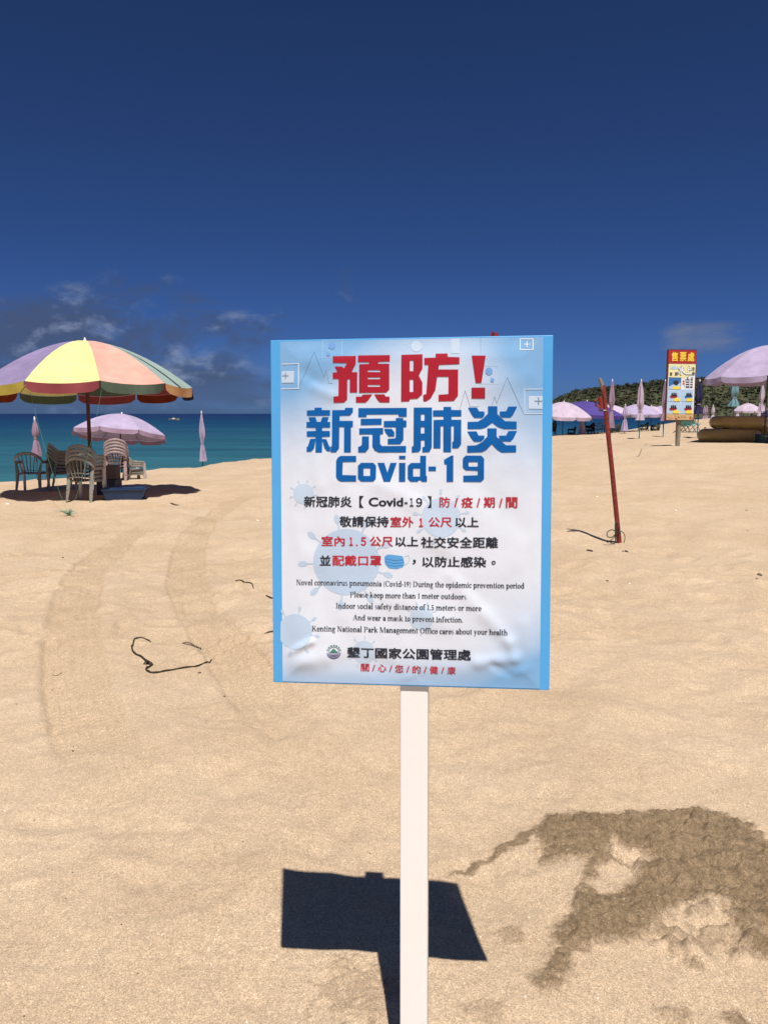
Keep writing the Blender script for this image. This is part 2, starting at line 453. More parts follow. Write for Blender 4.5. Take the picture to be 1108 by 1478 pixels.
def sand_material():
    m = bpy.data.materials.new('sand'); m.use_nodes = True
    nt = m.node_tree; n = nt.nodes; l = nt.links; p = n['Principled BSDF']
    t = n.new('ShaderNodeTexCoord')
    def noise(sc, det=3, rough=.6):
        a = n.new('ShaderNodeTexNoise'); l.new(t.outputs['Object'], a.inputs['Vector'])
        a.inputs['Scale'].default_value = sc; a.inputs['Detail'].default_value = det; a.inputs['Roughness'].default_value = rough
        return a.outputs[0]
    def rng(v, a, b, lo, hi):
        r = n.new('ShaderNodeMapRange'); l.new(v, r.inputs['Value'])
        for k, q in zip(('From Min', 'From Max', 'To Min', 'To Max'), (a, b, lo, hi)): r.inputs[k].default_value = q
        return r.outputs['Result']
    def mth(op, a, b):
        r = n.new('ShaderNodeMath'); r.operation = op
        for i, q in enumerate((a, b)):
            if isinstance(q, (int, float)): r.inputs[i].default_value = q
            else: l.new(q, r.inputs[i])
        return r.outputs[0]
    def mix(f, a, b):
        r = n.new('ShaderNodeMix'); r.data_type = 'RGBA'
        if isinstance(f, (int, float)): r.inputs['Factor'].default_value = f
        else: l.new(f, r.inputs['Factor'])
        for k, q in (('A', a), ('B', b)):
            if isinstance(q, tuple): r.inputs[k].default_value = (*q, 1)
            else: l.new(q, r.inputs[k])
        return r.outputs['Result']
    dry_a, dry_b = SAND_A, SAND_B
    big = rng(noise(.9, 5), .35, .65, 0, 1)
    col = mix(big, dry_a, dry_b)
    ad = n.new('ShaderNodeAttribute'); ad.attribute_name = 'damp'
    tk = n.new('ShaderNodeAttribute'); tk.attribute_name = 'track'
    col = mix(mth('MULTIPLY', tk.outputs['Fac'], .38), col, (.42, .30, .185))
    wet = mix(rng(noise(34, 5, .7), .36, .64, 0, 1), (.120, .080, .043), (.255, .177, .103))
    col = mix(mth('MULTIPLY', ad.outputs['Fac'], .88), col, wet)
    # separate grains: pale shell chips and dark ones
    vo = n.new('ShaderNodeTexVoronoi'); l.new(t.outputs['Object'], vo.inputs['Vector']); vo.inputs['Scale'].default_value = 400
    g = n.new('ShaderNodeSeparateColor'); l.new(vo.outputs['Color'], g.inputs[0])
    gr = rng(g.outputs[0], 0, 1, .64, 1.26)
    v2 = n.new('ShaderNodeTexVoronoi'); l.new(t.outputs['Object'], v2.inputs['Vector']); v2.inputs['Scale'].default_value = 210
    g2 = n.new('ShaderNodeSeparateColor'); l.new(v2.outputs['Color'], g2.inputs[0])
    gr2 = rng(g2.outputs[1], 0, 1, .88, 1.09)
    pebble = rng(g2.outputs[2], .955, .99, 1.0, 1.35)
    tot = mth('MULTIPLY', mth('MULTIPLY', gr, gr2), pebble)
    tot = mth('MULTIPLY', tot, rng(noise(28, 4), .3, .7, .91, 1.06))
    sc = n.new('ShaderNodeVectorMath'); sc.operation = 'SCALE'; l.new(col, sc.inputs[0]); l.new(tot, sc.inputs['Scale'])
    l.new(sc.outputs[0], p.inputs['Base Color'])
    p.inputs['Roughness'].default_value = .95; p.inputs['Specular IOR Level'].default_value = .15
    h = mth('ADD', mth('MULTIPLY', noise(170, 4, .7), .006), mth('MULTIPLY', noise(26, 3), .010))
    h = mth('ADD', h, mth('MULTIPLY', vo.outputs['Distance'], .0022))
    h = mth('ADD', h, mth('MULTIPLY', noise(6, 3), .02))
    b = n.new('ShaderNodeBump'); b.inputs['Strength'].default_value = .42; b.inputs['Distance'].default_value = 1.0
    l.new(h, b.inputs['Height']); l.new(b.outputs[0], p.inputs['Normal'])
    return m
SAND_A, SAND_B = (.505, .370, .243), (.566, .428, .293)
SAND = sand_material()
me.materials.append(SAND)
beach = link('sand_beach', me, kind='structure')

# ------------------------------------------------------------------ the sea
def sea_material():
    m = bpy.data.materials.new('sea_water'); m.use_nodes = True
    nt = m.node_tree; n = nt.nodes; l = nt.links; p = n['Principled BSDF']
    t = n.new('ShaderNodeTexCoord')
    sp = n.new('ShaderNodeSeparateXYZ'); l.new(t.outputs['Object'], sp.inputs[0])
    v = n.new('ShaderNodeVectorMath'); v.operation = 'LENGTH'; l.new(t.outputs['Object'], v.inputs[0])
    lg = n.new('ShaderNodeMath'); lg.operation = 'LOGARITHM'; l.new(v.outputs['Value'], lg.inputs[0]); lg.inputs[1].default_value = 10
    nz = n.new('ShaderNodeTexNoise'); l.new(t.outputs['Object'], nz.inputs['Vector']); nz.inputs['Scale'].default_value = .02; nz.inputs['Detail'].default_value = 5
    ad = n.new('ShaderNodeMath'); ad.operation = 'MULTIPLY_ADD'; l.new(nz.outputs[0], ad.inputs[0]); ad.inputs[1].default_value = .5; l.new(lg.outputs[0], ad.inputs[2])
    rp = n.new('ShaderNodeMapRange'); l.new(ad.outputs[0], rp.inputs['Value']); rp.inputs['From Min'].default_value = 1.5; rp.inputs['From Max'].default_value = 3.4
    cr_ = n.new('ShaderNodeValToRGB'); l.new(rp.outputs['Result'], cr_.inputs[0])
    e = cr_.color_ramp.elements
    e[0].position = 0; e[0].color = (.050, .175, .185, 1)
    e[1].position = 1; e[1].color = (.002, .014, .055, 1)
    for pos, c in ((.30, (.022, .105, .135, 1)), (.6, (.003, .042, .090, 1)), (.8, (.002, .022, .068, 1))):
        x = e.new(pos); x.color = c
    m3 = n.new('ShaderNodeMapping'); m3.inputs['Scale'].default_value = (.10, .8, 1); m3.inputs['Rotation'].default_value = (0, 0, -.25); l.new(t.outputs['Object'], m3.inputs[0])
    n3 = n.new('ShaderNodeTexNoise'); l.new(m3.outputs[0], n3.inputs['Vector']); n3.inputs['Scale'].default_value = .35; n3.inputs['Detail'].default_value = 8; n3.inputs['Roughness'].default_value = .75
    r3 = n.new('ShaderNodeMapRange'); l.new(n3.outputs[0], r3.inputs['Value']); r3.inputs['From Min'].default_value = .32; r3.inputs['From Max'].default_value = .68; r3.inputs['To Min'].default_value = .68; r3.inputs['To Max'].default_value = 1.35
    s3 = n.new('ShaderNodeVectorMath'); s3.operation = 'SCALE'; l.new(cr_.outputs[0], s3.inputs[0]); l.new(r3.outputs['Result'], s3.inputs['Scale'])
    l.new(s3.outputs[0], p.inputs['Base Color'])
    p.inputs['Roughness'].default_value = .28; p.inputs['IOR'].default_value = 1.33; p.inputs['Specular IOR Level'].default_value = .32
    mp_ = n.new('ShaderNodeMapping'); mp_.inputs['Scale'].default_value = (.45, 1, 1); mp_.inputs['Rotation'].default_value = (0, 0, -.3); l.new(t.outputs['Object'], mp_.inputs[0])
    w1 = n.new('ShaderNodeTexNoise'); l.new(mp_.outputs[0], w1.inputs['Vector']); w1.inputs['Scale'].default_value = .9; w1.inputs['Detail'].default_value = 6; w1.inputs['Roughness'].default_value = .65
    b = n.new('ShaderNodeBump'); b.inputs['Strength'].default_value = .8; b.inputs['Distance'].default_value = .6
    l.new(w1.outputs[0], b.inputs['Height']); l.new(b.outputs[0], p.inputs['Normal'])
    return m
sxs = np.concatenate([-np.geomspace(30000, 20, 40), np.linspace(-15, 60, 60), np.geomspace(65, 30000, 40)])
sys_ = np.concatenate([[-30000, -5000, -800, -200, -60], np.arange(0, 120, .8), np.geomspace(121, 30000, 70)])
SX, SY = np.meshgrid(sxs, sys_)
SZ = SEA + .04 * fbm(SX * .25, SY * .6, 3) * (SY < 130) * (SY > -20)
mesea = MB(); k = len(sxs)
mesea.v = [tuple(p) for p in np.stack([SX, SY, SZ], -1).reshape(-1, 3)]
mesea.f = [(j * k + i, j * k + i + 1, (j + 1) * k + i + 1, (j + 1) * k + i) for j in range(len(sys_) - 1) for i in range(k - 1)]
mesea.build('sea_water', sea_material(), smooth=True, kind='structure')

# ------------------------------------------------------------------ wooded headland across the bay
M_HILL = mat('headland_soil', (.06, .065, .03), .95, .4, .05)
hx = np.linspace(100, 760, 120); hy = np.linspace(540, 980, 60)
HX, HY = np.meshgrid(hx, hy)
def hill_h(x, y):
    x = np.asarray(x, float); y = np.asarray(y, float)
    px = CX + F * x / y
    top = np.interp(px, [760, 800, 850, 900, 960, 1010, 1060, 1108, 1300, 1700], [11, 17, 20, 23, 27.5, 28, 31, 35, 40, 44])
    front = 575 + 14 * perlin(x * .01, y * .0) + np.interp(px, [780, 1100], [40, 0])
    s = sstep(0, 85, y - front) * sstep(980, 860, y)
    e = sstep(765, 835, px)
    return SEA - 1.5 + (top + 1.5) * s * (.45 + .55 * e) * sstep(110, 130, x) + 1.2 * fbm(x * .03, y * .03, 3) * s
HZ = hill_h(HX, HY)
mb = MB(); k = len(hx)
mb.v = [tuple(p) for p in np.stack([HX, HY, HZ], -1).reshape(-1, 3)]
mb.f = [(j * k + i, j * k + i + 1, (j + 1) * k + i + 1, (j + 1) * k + i) for j in range(len(hy) - 1) for i in range(k - 1)]
mb.build('headland_hill', M_HILL, smooth=True, kind='structure')

def leaf_mat(name, a, b):
    m = mat(name, a, .6, .35, .9, spec=.25, trans=.12)
    nt = m.node_tree; n = nt.nodes; l = nt.links
    g = n.new('ShaderNodeNewGeometry')
    r = n.new('ShaderNodeMix'); r.data_type = 'RGBA'
    l.new(g.outputs['Random Per Island'], r.inputs['Factor']); r.inputs['A'].default_value = (*a, 1); r.inputs['B'].default_value = (*b, 1)
    for lk in list(l):
        if lk.to_node == n['Principled BSDF'] and lk.to_socket.name == 'Base Color': l.remove(lk)
    l.new(r.outputs['Result'], n['Principled BSDF'].inputs['Base Color'])
    return m
LEAFS = [leaf_mat('leaves_dark', (.036, .045, .026), (.070, .080, .042)), leaf_mat('leaves_olive', (.048, .055, .031), (.098, .10, .055)), leaf_mat('leaves_dry', (.075, .075, .045), (.16, .145, .085))]
M_TRUNK = mat('tree_bark', (.11, .09, .07), .9, .3, 3)
def crown_round(rad, h, n, seed):
    r = np.random.default_rng(seed); mb = MB()
    cl = [(r.normal(0, rad * .42), r.normal(0, rad * .42), h + r.uniform(-.25, .45) * rad, r.uniform(.35, .6) * rad) for _ in range(9)]
    for i in range(n):
        c = cl[i % len(cl)]
        d = r.normal(size=3); d /= np.linalg.norm(d); q = c[3] * r.uniform(.65, 1.1)
        p = Vector((c[0] + d[0] * q, c[1] + d[1] * q, c[2] + d[2] * q * .75))
        s = r.uniform(.22, .5); e = Euler(tuple(r.uniform(-1.2, 1.2, 3))).to_matrix()
        mb.add([p + e @ Vector(v) * s for v in ((-1, -.5, 0), (1, -.45, .1), (.7, .6, -.1), (-.8, .5, .2))], [(0, 1, 2, 3)])
    return mb
def crown_palm(rad, h, n, seed):
    r = np.random.default_rng(seed); mb = MB()
    for i in range(n):
        a = r.uniform(0, 2 * pi); up = r.uniform(-.3, 1.3); L = rad * r.uniform(.7, 1.1); w = r.uniform(.12, .22)
        side = Vector((-sin(a), cos(a), 0)) * w
        pts = []
        for t in (0, .35, .7, 1):
            rr = L * t * cos(up * (1 - .5 * t)); zz = h + L * (t * sin(up) - .75 * t * t)
            pts.append(Vector((rr * cos(a), rr * sin(a), zz)))
        vs = []
        for q, k_ in zip(pts, (1, 1.3, .9, .1)): vs += [q - side * k_, q + side * k_]
        mb.add(vs, [(0, 1, 3, 2), (2, 3, 5, 4), (4, 5, 7, 6)])
    return mb
def trunk(h): return MB().tube([(0, 0, -.8), (.1, .05, h * .5), (.05, 0, h)], [.22, .17, .1], 5)
kinds = []
for s in range(4):
    rt = thing('headland_tree' if s < 3 else 'headland_tree', (0, 0, 0))
    mbc = crown_round(2.3, 4.0, 150, s) if s < 3 else crown_round(1.9, 3.4, 150, s)
    mbc.build('crown', LEAFS[s % 2], rt); trunk(3.6).build('trunk', M_TRUNK, rt)
    kinds.append((rt, mbc))
for s in range(3):
    rt = thing('headland_palm', (0, 0, 0)); mbc = crown_palm(2.6, 4.6, 46, s + 10)
    mbc.build('crown', LEAFS[[1, 0, 2][s]], rt); trunk(4.7).build('trunk', M_TRUNK, rt)
    kinds.append((rt, mbc))
spots = []
r = np.random.default_rng(5)
for i in range(5200):
    px = r.uniform(770, 1200); y = r.uniform(570, 800); x = (px - CX) / F * y
    z = float(hill_h(x, y))
    if z < SEA + .8: continue
    spots.append((x, y, z))
# keep apart
cell = {}; keep = []
for (x, y, z) in spots:
    k_ = (int(x // 3.4), int(y // 3.4))
    if k_ in cell: continue
    cell[k_] = 1; keep.append((x, y, z))
def skyline(q): return q[2] + 5 - (q[1] * .018)
keep.sort(key=lambda q: -(q[2] / q[1]))
inview = [q for q in keep if q[0] / q[1] * F + CX < 1112]
chosen = set(id(q) for q in inview[:240])
bulk = [MB(), MB(), MB()]; nbulk = 0
for q in keep:
    s = int(r.integers(0, len(kinds))); rz = r.uniform(0, 2 * pi); sc = r.uniform(.6, 1.12)
    if q[2] - SEA < 5: sc *= .7
    if id(q) in chosen:
        o = copy_tree(kinds[s][0]); o.location = (q[0], q[1], q[2] - .5); o.rotation_euler = (0, 0, rz); o.scale = (sc, sc, sc)
        if s < 4: tag(o, 'bushy dark green tree on the ridge of the far headland', 'tree', 'bushy trees along the headland ridge')
        else: tag(o, 'spiky palm like tree on the ridge of the far headland', 'tree', 'palm like trees along the headland ridge')
    else:
        M = Matrix.Translation((q[0], q[1], q[2] - .8)) @ Matrix.Rotation(rz, 4, 'Z') @ Matrix.Scale(sc, 4)
        A = np.array(kinds[s][1].v); A = A @ np.array(M.to_3x3()).T + np.array(M.translation)
        b = bulk[s % 3]; o_ = len(b.v); b.v += A.tolist(); b.f += [tuple(i + o_ for i in f) for f in kinds[s][1].f]; nbulk += 1
for rt, _ in kinds:
    for ch in list(rt.children): bpy.data.objects.remove(ch)
    bpy.data.objects.remove(rt)
fw = MB()
for b in bulk:
    fw.add(b.v, b.f)
o = fw.build('headland_woodland', None)
for L_ in LEAFS: o.data.materials.append(L_)
idx = np.concatenate([np.full(len(b.f), i) for i, b in enumerate(bulk)])
o.data.polygons.foreach_set('material_index', idx.astype(np.int32))
tag(o, 'dense olive green woodland covering the far headland', 'woodland', kind='stuff')
print('bulk trees', nbulk, 'sand verts', len(verts))
# ------------------------------------------------------------------ beach umbrellas
M_POLE_RED = mat('maroon_pole_paint', (.075, .018, .018), .5)
M_POLE = mat('dark_pole_metal', (.04, .035, .04), .5)
M_POLE_TEAL = mat('teal_pole_paint', (.03, .10, .12), .5)
M_FINIAL = mat('white_plastic', (.75, .73, .68), .4)
M_RIB = mat('rib_steel', (.16, .15, .14), .45, metal=.3)
def fabric(name, c, tr=.10): return mat(name, c,   .85, .20, 2.6, bump=.6, bscale=5, spec=.15, trans=tr)
FAB = dict(lilac=fabric('lilac_fabric', (.44, .365, .52)), violet=fabric('violet_fabric', (.085, .06, .25)), navy=fabric('navy_fabric', (.03, .03, .085)),
           teal=fabric('faded_teal_fabric', (.16, .30, .34)), lavender=fabric('lavender_panel', (.27, .215, .37)), yellow=fabric('yellow_panel', (.84, .74, .30)),
           salmon=fabric('salmon_panel', (.78, .40, .32)), sage=fabric('sage_panel', (.33, .43, .39)), dark=fabric('dark_stripe', (.06, .07, .09)),
           orange=fabric('orange_panel', (.58, .32, .14)), red=fabric('red_panel', (.30, .07, .08)), green=fabric('green_flap', (.105, .145, .105)),
           mustard=fabric('mustard_flap', (.46, .36, .07)), maroon=fabric('maroon_flap', (.20, .035, .02)), mauve=fabric('mauve_fabric', (.36, .25, .34)), pink=fabric('pink_lilac_fabric', (.53, .43, .53)))
def canopy_pt(a0, a1, s, t, R_, rise, sag):
    """point on a panel: s across between two ribs, t from crown to rim"""
    r = R_ * t
    prof = 1 - (t ** 1.75)
    p0 = Vector((cos(a0), sin(a0), 0)) * r; p1 = Vector((cos(a1), sin(a1), 0)) * r
    p = p0.lerp(p1, s)
    bow = 4 * s * (1 - s)
    p *= 1 + .035 * bow
    return Vector((p.x, p.y, rise * prof - sag * bow * t * (1 - t * .35)))
def panel_mb(a0, a1, R_, rise, sag, nt=9, ns=6):
    mb = MB(); vs = []
    for i in range(nt + 1):
        t = .012 + (1 - .012) * i / nt
        for j in range(ns + 1): vs.append(canopy_pt(a0, a1, j / ns, t, R_, rise, sag))
    fs = [(i * (ns + 1) + j, i * (ns + 1) + j + 1, (i + 1) * (ns + 1) + j + 1, (i + 1) * (ns + 1) + j) for i in range(nt) for j in range(ns)]
    return mb.add(vs, fs)
def flap_mb(a0, a1, R_, rise, sag, h, rnd, ns=12):
    mb = MB(); vs = []; k = 4
    out = Vector((cos((a0 + a1) / 2), sin((a0 + a1) / 2), 0)); ph = rnd.uniform(0, 6); kick = rnd.uniform(-.12, .18)
    for i in range(k + 1):
        for j in range(ns + 1):
            s = .015 + .97 * j / ns
            p = canopy_pt(a0, a1, s, 1, R_, rise, sag)
            e = min(s, 1 - s) / .14
            hh = h * (1 if e >= 1 else math.sqrt(max(0, 1 - (1 - e) ** 2)) * .62 + .38)
            q = i / k
            w = (kick + .10 * sin(s * 9 + ph)) * h * q
            vs.append(p + Vector((0, 0, -hh * q)) + out * (w + .004))
    fs = [(i * (ns + 1) + j, i * (ns + 1) + j + 1, (i + 1) * (ns + 1) + j + 1, (i + 1) * (ns + 1) + j) for i in range(k) for j in range(ns)]
    return mb.add(vs, fs)
def umbrella(loc, R_, z_rim, rise, n, phase, cols, flapcols, label, group=None, tilt=(0, 0), detail=True, pole=None, pole_r=.024, flap=.18, seed=1, bury=.4, sag=.075):
    rnd = random.Random(seed)
    t = thing('beach_umbrella', loc, 0, label, 'umbrella', group)
    MB().cyl((0, 0, -bury), (0, 0, z_rim + rise - .03), pole_r, n=10).build('pole', pole or M_POLE, t, True)
    top = Matrix.Translation((0, 0, z_rim)) @ Euler((tilt[0], tilt[1], 0)).to_matrix().to_4x4()
    def put(o):
        o.matrix_parent_inverse = Matrix.Identity(4); o.matrix_local = top; return o
    step = 2 * pi / n
    if detail:
        for k in range(n):
            a0 = phase + k * step; a1 = a0 + step
            c, fc = cols[k % len(cols)], flapcols[k % len(flapcols)]
            o = put(panel_mb(a0, a1, R_, rise, sag).build('canopy_panel', FAB[c], t, True))
            f = flap_mb(a0, a1, R_, rise, sag, flap, rnd).build('valance_flap', FAB[fc], o, True)
            if len(set(cols)) > 1:
                tag(o, f'{c} canopy panel'); tag(f, f'{fc} hanging valance flap')
            p0 = [canopy_pt(a0, a1, 0, tt, R_ * .985, rise, 0) - Vector((0, 0, .018)) for tt in (.03, .3, .5, .7, .85, 1)]
            put(MB().tube(p0, .006, 5).build('rib', M_RIB, t))
            put(MB().tube([p0[2] , Vector((0, 0, rise * .28))], .005, 5).build('strut', M_RIB, t))
        if 'sage' in cols:                               # the dark band sewn into the sage panel
            k = cols.index('sage'); a0 = phase + k * step
            mb = MB(); vs = []
            for i in range(13):
                tt = .02 + .98 * i / 12
                for s in (.40, .47): vs.append(canopy_pt(a0, a0 + step, s, tt, R_, rise, sag) + Vector((cos(a0), sin(a0), 1)) * .006)
            mb.add(vs, [(2 * i, 2 * i + 1, 2 * i + 3, 2 * i + 2) for i in range(12)])
            put(mb.build('dark_band', FAB['dark'], t, True))
    else:
        mb = MB(); fm = MB()
        for k in range(n):
            a0 = phase + k * step
            q = panel_mb(a0, a0 + step, R_, rise, sag * .7, 6, 4); mb.add(q.v, q.f)
            q = flap_mb(a0, a0 + step, R_, rise, sag * .7, flap, rnd, 8); fm.add(q.v, q.f)
        o = put(mb.build('canopy', FAB[cols[0]], t, True)); fm.build('valance', FAB[flapcols[0]], o, True)
        rb = MB()
        for k in range(n):
            a0 = phase + k * step
            rb.tube([canopy_pt(a0, a0, 0, tt, R_ * .985, rise, 0) - Vector((0, 0, .02)) for tt in (.1, .55, 1)], .008, 4)
            rb.tube([canopy_pt(a0, a0, 0, .5, R_, rise, 0) - Vector((0, 0, .02)), Vector((0, 0, rise * .25))], .006, 4)
        put(rb.build('rib_frame', M_RIB, t))
    put(MB().lathe([(.03, rise - .03), (.034, rise), (.02, rise + .025), (.012, rise + .055), (.002, rise + .06)], 10).build('finial', M_FINIAL, t, True))
    put(MB().lathe([(.035, rise * .25), (.04, rise * .25 + .05), (.035, rise * .25 + .08)], 10).build('runner', M_POLE, t, True))
    return t
D0 = 15.0
g0 = Vector((xat(128, D0), D0, 0)); g0.z = interp_z(g0.x, g0.y)
zr = zat(556, 13.4) - g0.z
R0 = 146 / F * D0
# rim angle measured from straight towards the camera, to the right: -28, 8, 44, 80 degrees
ph = -pi / 2 + radians(-28 + 18)
cols = ['yellow', 'salmon', 'sage', 'orange', 'red', 'green', 'yellow', 'lavender', 'red', 'lavender']
flaps = ['red', 'green', 'orange', 'navy', 'maroon', 'red', 'green', 'maroon', 'mustard', 'mustard']
big = umbrella(g0, R0, zr, zat(491.5, D0) - g0.z - zr, 10, ph, cols, flaps,
               'large beach umbrella with yellow, salmon, lavender and sage panels over stacked chairs', pole=M_POLE_RED, pole_r=.035, flap=.165, seed=4, tilt=(radians(-2), radians(-1)))
for rod in ('pole',): pass
M_ROPE = mat('green_nylon_rope', (.10, .28, .20), .7)
pg = on_sand(100, 741)
for (px, py, dd) in ((44, 566, 13.4), (147, 562, 13.3)):
    a = at(px, py, dd) - g0; b = pg - g0
    pts = [a.lerp(b, i / 10) - Vector((0, 0, .18 * 4 * (i / 10) * (1 - i / 10))) for i in range(11)]
    MB().tube(pts, .0018, 4).build('guy_rope', M_ROPE, big)
# rope frayed into a tuft at its peg
tf = thing('rope_tuft', pg, 0, 'frayed green rope end tied to a peg in the sand before the chairs', 'rope')
mb = MB(); rnd = random.Random(3)
for i in range(16):
    a = rnd.uniform(0, 2 * pi); L = rnd.uniform(.08, .24)
    mb.tube([(0, 0, .01), (cos(a) * L * .5, sin(a) * L * .5, rnd.uniform(.03, .1)), (cos(a) * L, sin(a) * L, rnd.uniform(.004, .09))], [.006, .004, .002], 4)
mb.build('strands', M_ROPE, tf)
MB().tube([(0, 0, -.1), (.01, .0, .07)], .013, 6).build('peg', mat('peg_wood', (.10, .08, .05), .9), tf)

def um(px, D, apex_y, rim_y, halfpx, col, label, flap_col=None, tilt=(0, 0), detail=False, seed=1, group=None, pole=None, flap=.16, n=8, base=None, sag=.05):
    x = xat(px, D); gz_ = interp_z(x, D) if base is None else base
    rim = zat(rim_y, D) - gz_; rise = zat(apex_y, D) - gz_ - rim
    return umbrella((x, D, gz_), halfpx / F * D, rim, rise, n, radians(seed * 13), [col], [flap_col or col], label, group, tilt, detail, pole, .022, flap, seed, sag=sag)
um(173, 24, 597, 626, 66, 'lilac', 'open lilac beach umbrella down the slope behind the stacked chairs', 'mauve', (radians(-10), radians(3)), True, 3, flap=.13)
um(1104, 24.6, 498, 545, 84, 'lilac', 'large open lilac umbrella shading the yellow inflatable tubes', 'lilac', (0, radians(0)), True, 5, flap=.17, sag=.07)
GR = 'open umbrellas in the row along the water'
um(812, 40, 580, 600, 42, 'pink', 'open pale lilac umbrella nearest the covid sign in the waterside row', None, (radians(3), radians(2)), False, 1, GR)
um(845, 42, 579, 597, 52, 'violet', 'open deep violet umbrella in the waterside row', None, (radians(2), radians(3)), False, 2, GR)
um(878, 46, 584, 596, 33, 'pink', 'open lilac umbrella partly hidden by the violet umbrella', None, (0, 0), False, 3, GR)
um(921, 46, 583, 596, 32, 'lilac', 'open lilac umbrella behind the furled one in the middle of the row', None, (radians(4), 0), False, 4, GR)
um(939, 50, 586, 597, 25, 'pink', 'small open lilac umbrella between two others left of the ticket board', None, (0, 0), False, 5, GR)
um(957, 50, 585, 598, 26, 'lilac', 'open lilac umbrella cut off by the edge of the ticket board', None, (0, 0), False, 6, GR)
um(1078, 70, 582, 593, 21, 'pink', 'small far open lilac umbrella above the inflatable tubes', None, (0, 0), False, 7)
um(1112, 70, 590, 600, 14, 'navy', 'far open navy umbrella at the right edge of the photo', None, (0, 0), False, 8)

# furled umbrellas
def furled(px, D, top_y, bot_y, col, label, wide=.085, tie=.66, group='furled umbrellas standing along the beach', pole=None, lean=0, base=None):
    x = xat(px, D); g = interp_z(x, D) if base is None else base
    zt = zat(top_y, D) - g; zb = zat(bot_y, D) - g
    t = thing('furled_umbrella', (x, D, g), 0, label, 'umbrella', group)
    t.rotation_euler = (0, lean, random.uniform(0, 6))
    MB().cyl((0, 0, -.5), (0, 0, zt), .018, n=8).build('pole', pole or M_POLE_TEAL, t, True)
    L = zt - zb; prof = []
    for i in range(19):
        q = i / 18
        if q < tie: rr = wide * (.22 + .95 * sin(min(q / tie, 1) * pi * .62) ** .9) * (1 - .5 * sstep(.7, 1, q / tie))
        else: rr = wide * (.45 + 1.15 * ((q - tie) / (1 - tie)) ** .8)
        prof.append((float(rr), zt - .04 - L * q))
    ph = random.uniform(0, 6)
    wob = lambda r, z, a: r * (1 + .24 * sin(5 * a + 2.2 * z + ph) + .10 * sin(9 * a - 5 * z))
    MB().lathe(prof, 22, wob=wob).build('furled_canopy', FAB[col], t, True)
    zz = zt - .04 - L * tie
    MB().lathe([(wide * .70, zz - .02), (wide * .72, zz), (wide * .70, zz + .02)], 12).build('strap', FAB['mauve'], t, True)
    MB().lathe([(.02, zt - .05), (.024, zt), (.012, zt + .04), (.002, zt + .05)], 8).build('finial', M_FINIAL, t, True)
    return t
furled(50, 19, 604, 656, 'mauve', 'furled pinkish umbrella rising behind the single chair at far left', .066, .5)
furled(291, 27, 595, 664, 'lilac', 'furled lilac umbrella standing alone against the sea left of the covid sign', .070, .62)
furled(881.5, 30, 549, 616, 'mauve', 'furled pale umbrella just right of the leaning red pole', .085, .60)
furled(923, 31, 549, 605, 'pink', 'furled lilac umbrella standing tallest in the middle of the waterside row', .10, .78)
furled(957.5, 32, 549, 606, 'mauve', 'furled umbrella hidden partly by the left edge of the ticket board', .085, .75)
furled(1007, 30, 549, 596, 'navy', 'furled navy umbrella just right of the ticket board', .10, .7)
furled(1057.5, 34, 545, 585, 'teal', 'furled faded teal umbrella between ticket board and large lilac umbrella', .13, .7)
furled(1097.5, 38, 553, 592, 'pink', 'furled slim pink umbrella beside the pole of the large lilac umbrella', .085, .7)
furled(901.5, 40, 584, 621, 'lilac', 'short furled umbrella between the chair stacks right of the red pole', .10, .5)
furled(840, 41, 592, 627, 'pink', 'short furled umbrella under the violet umbrella by the water', .11, .35)
for (px, ty) in ((1015.5, 586), (1018.5, 585), (1028, 584.5), (1063.5, 583), (1095, 581), (1103, 583)):
    lab = {1015.5: 'leftmost tiny far furled umbrella above the tubes', 1018.5: 'second tiny far furled umbrella from the ticket board', 1028: 'tiny far furled umbrella before the wooded slope, third from the ticket board',
           1063.5: 'tiny far furled umbrella before the small open lilac one', 1095: 'tiny far furled umbrella left of the large umbrella pole', 1103: 'tiny far furled umbrella right of the large umbrella pole'}[px]
    furled(px, 82, ty, ty + 19, 'mauve' if px < 1020 else 'pink', lab, .13, .7)

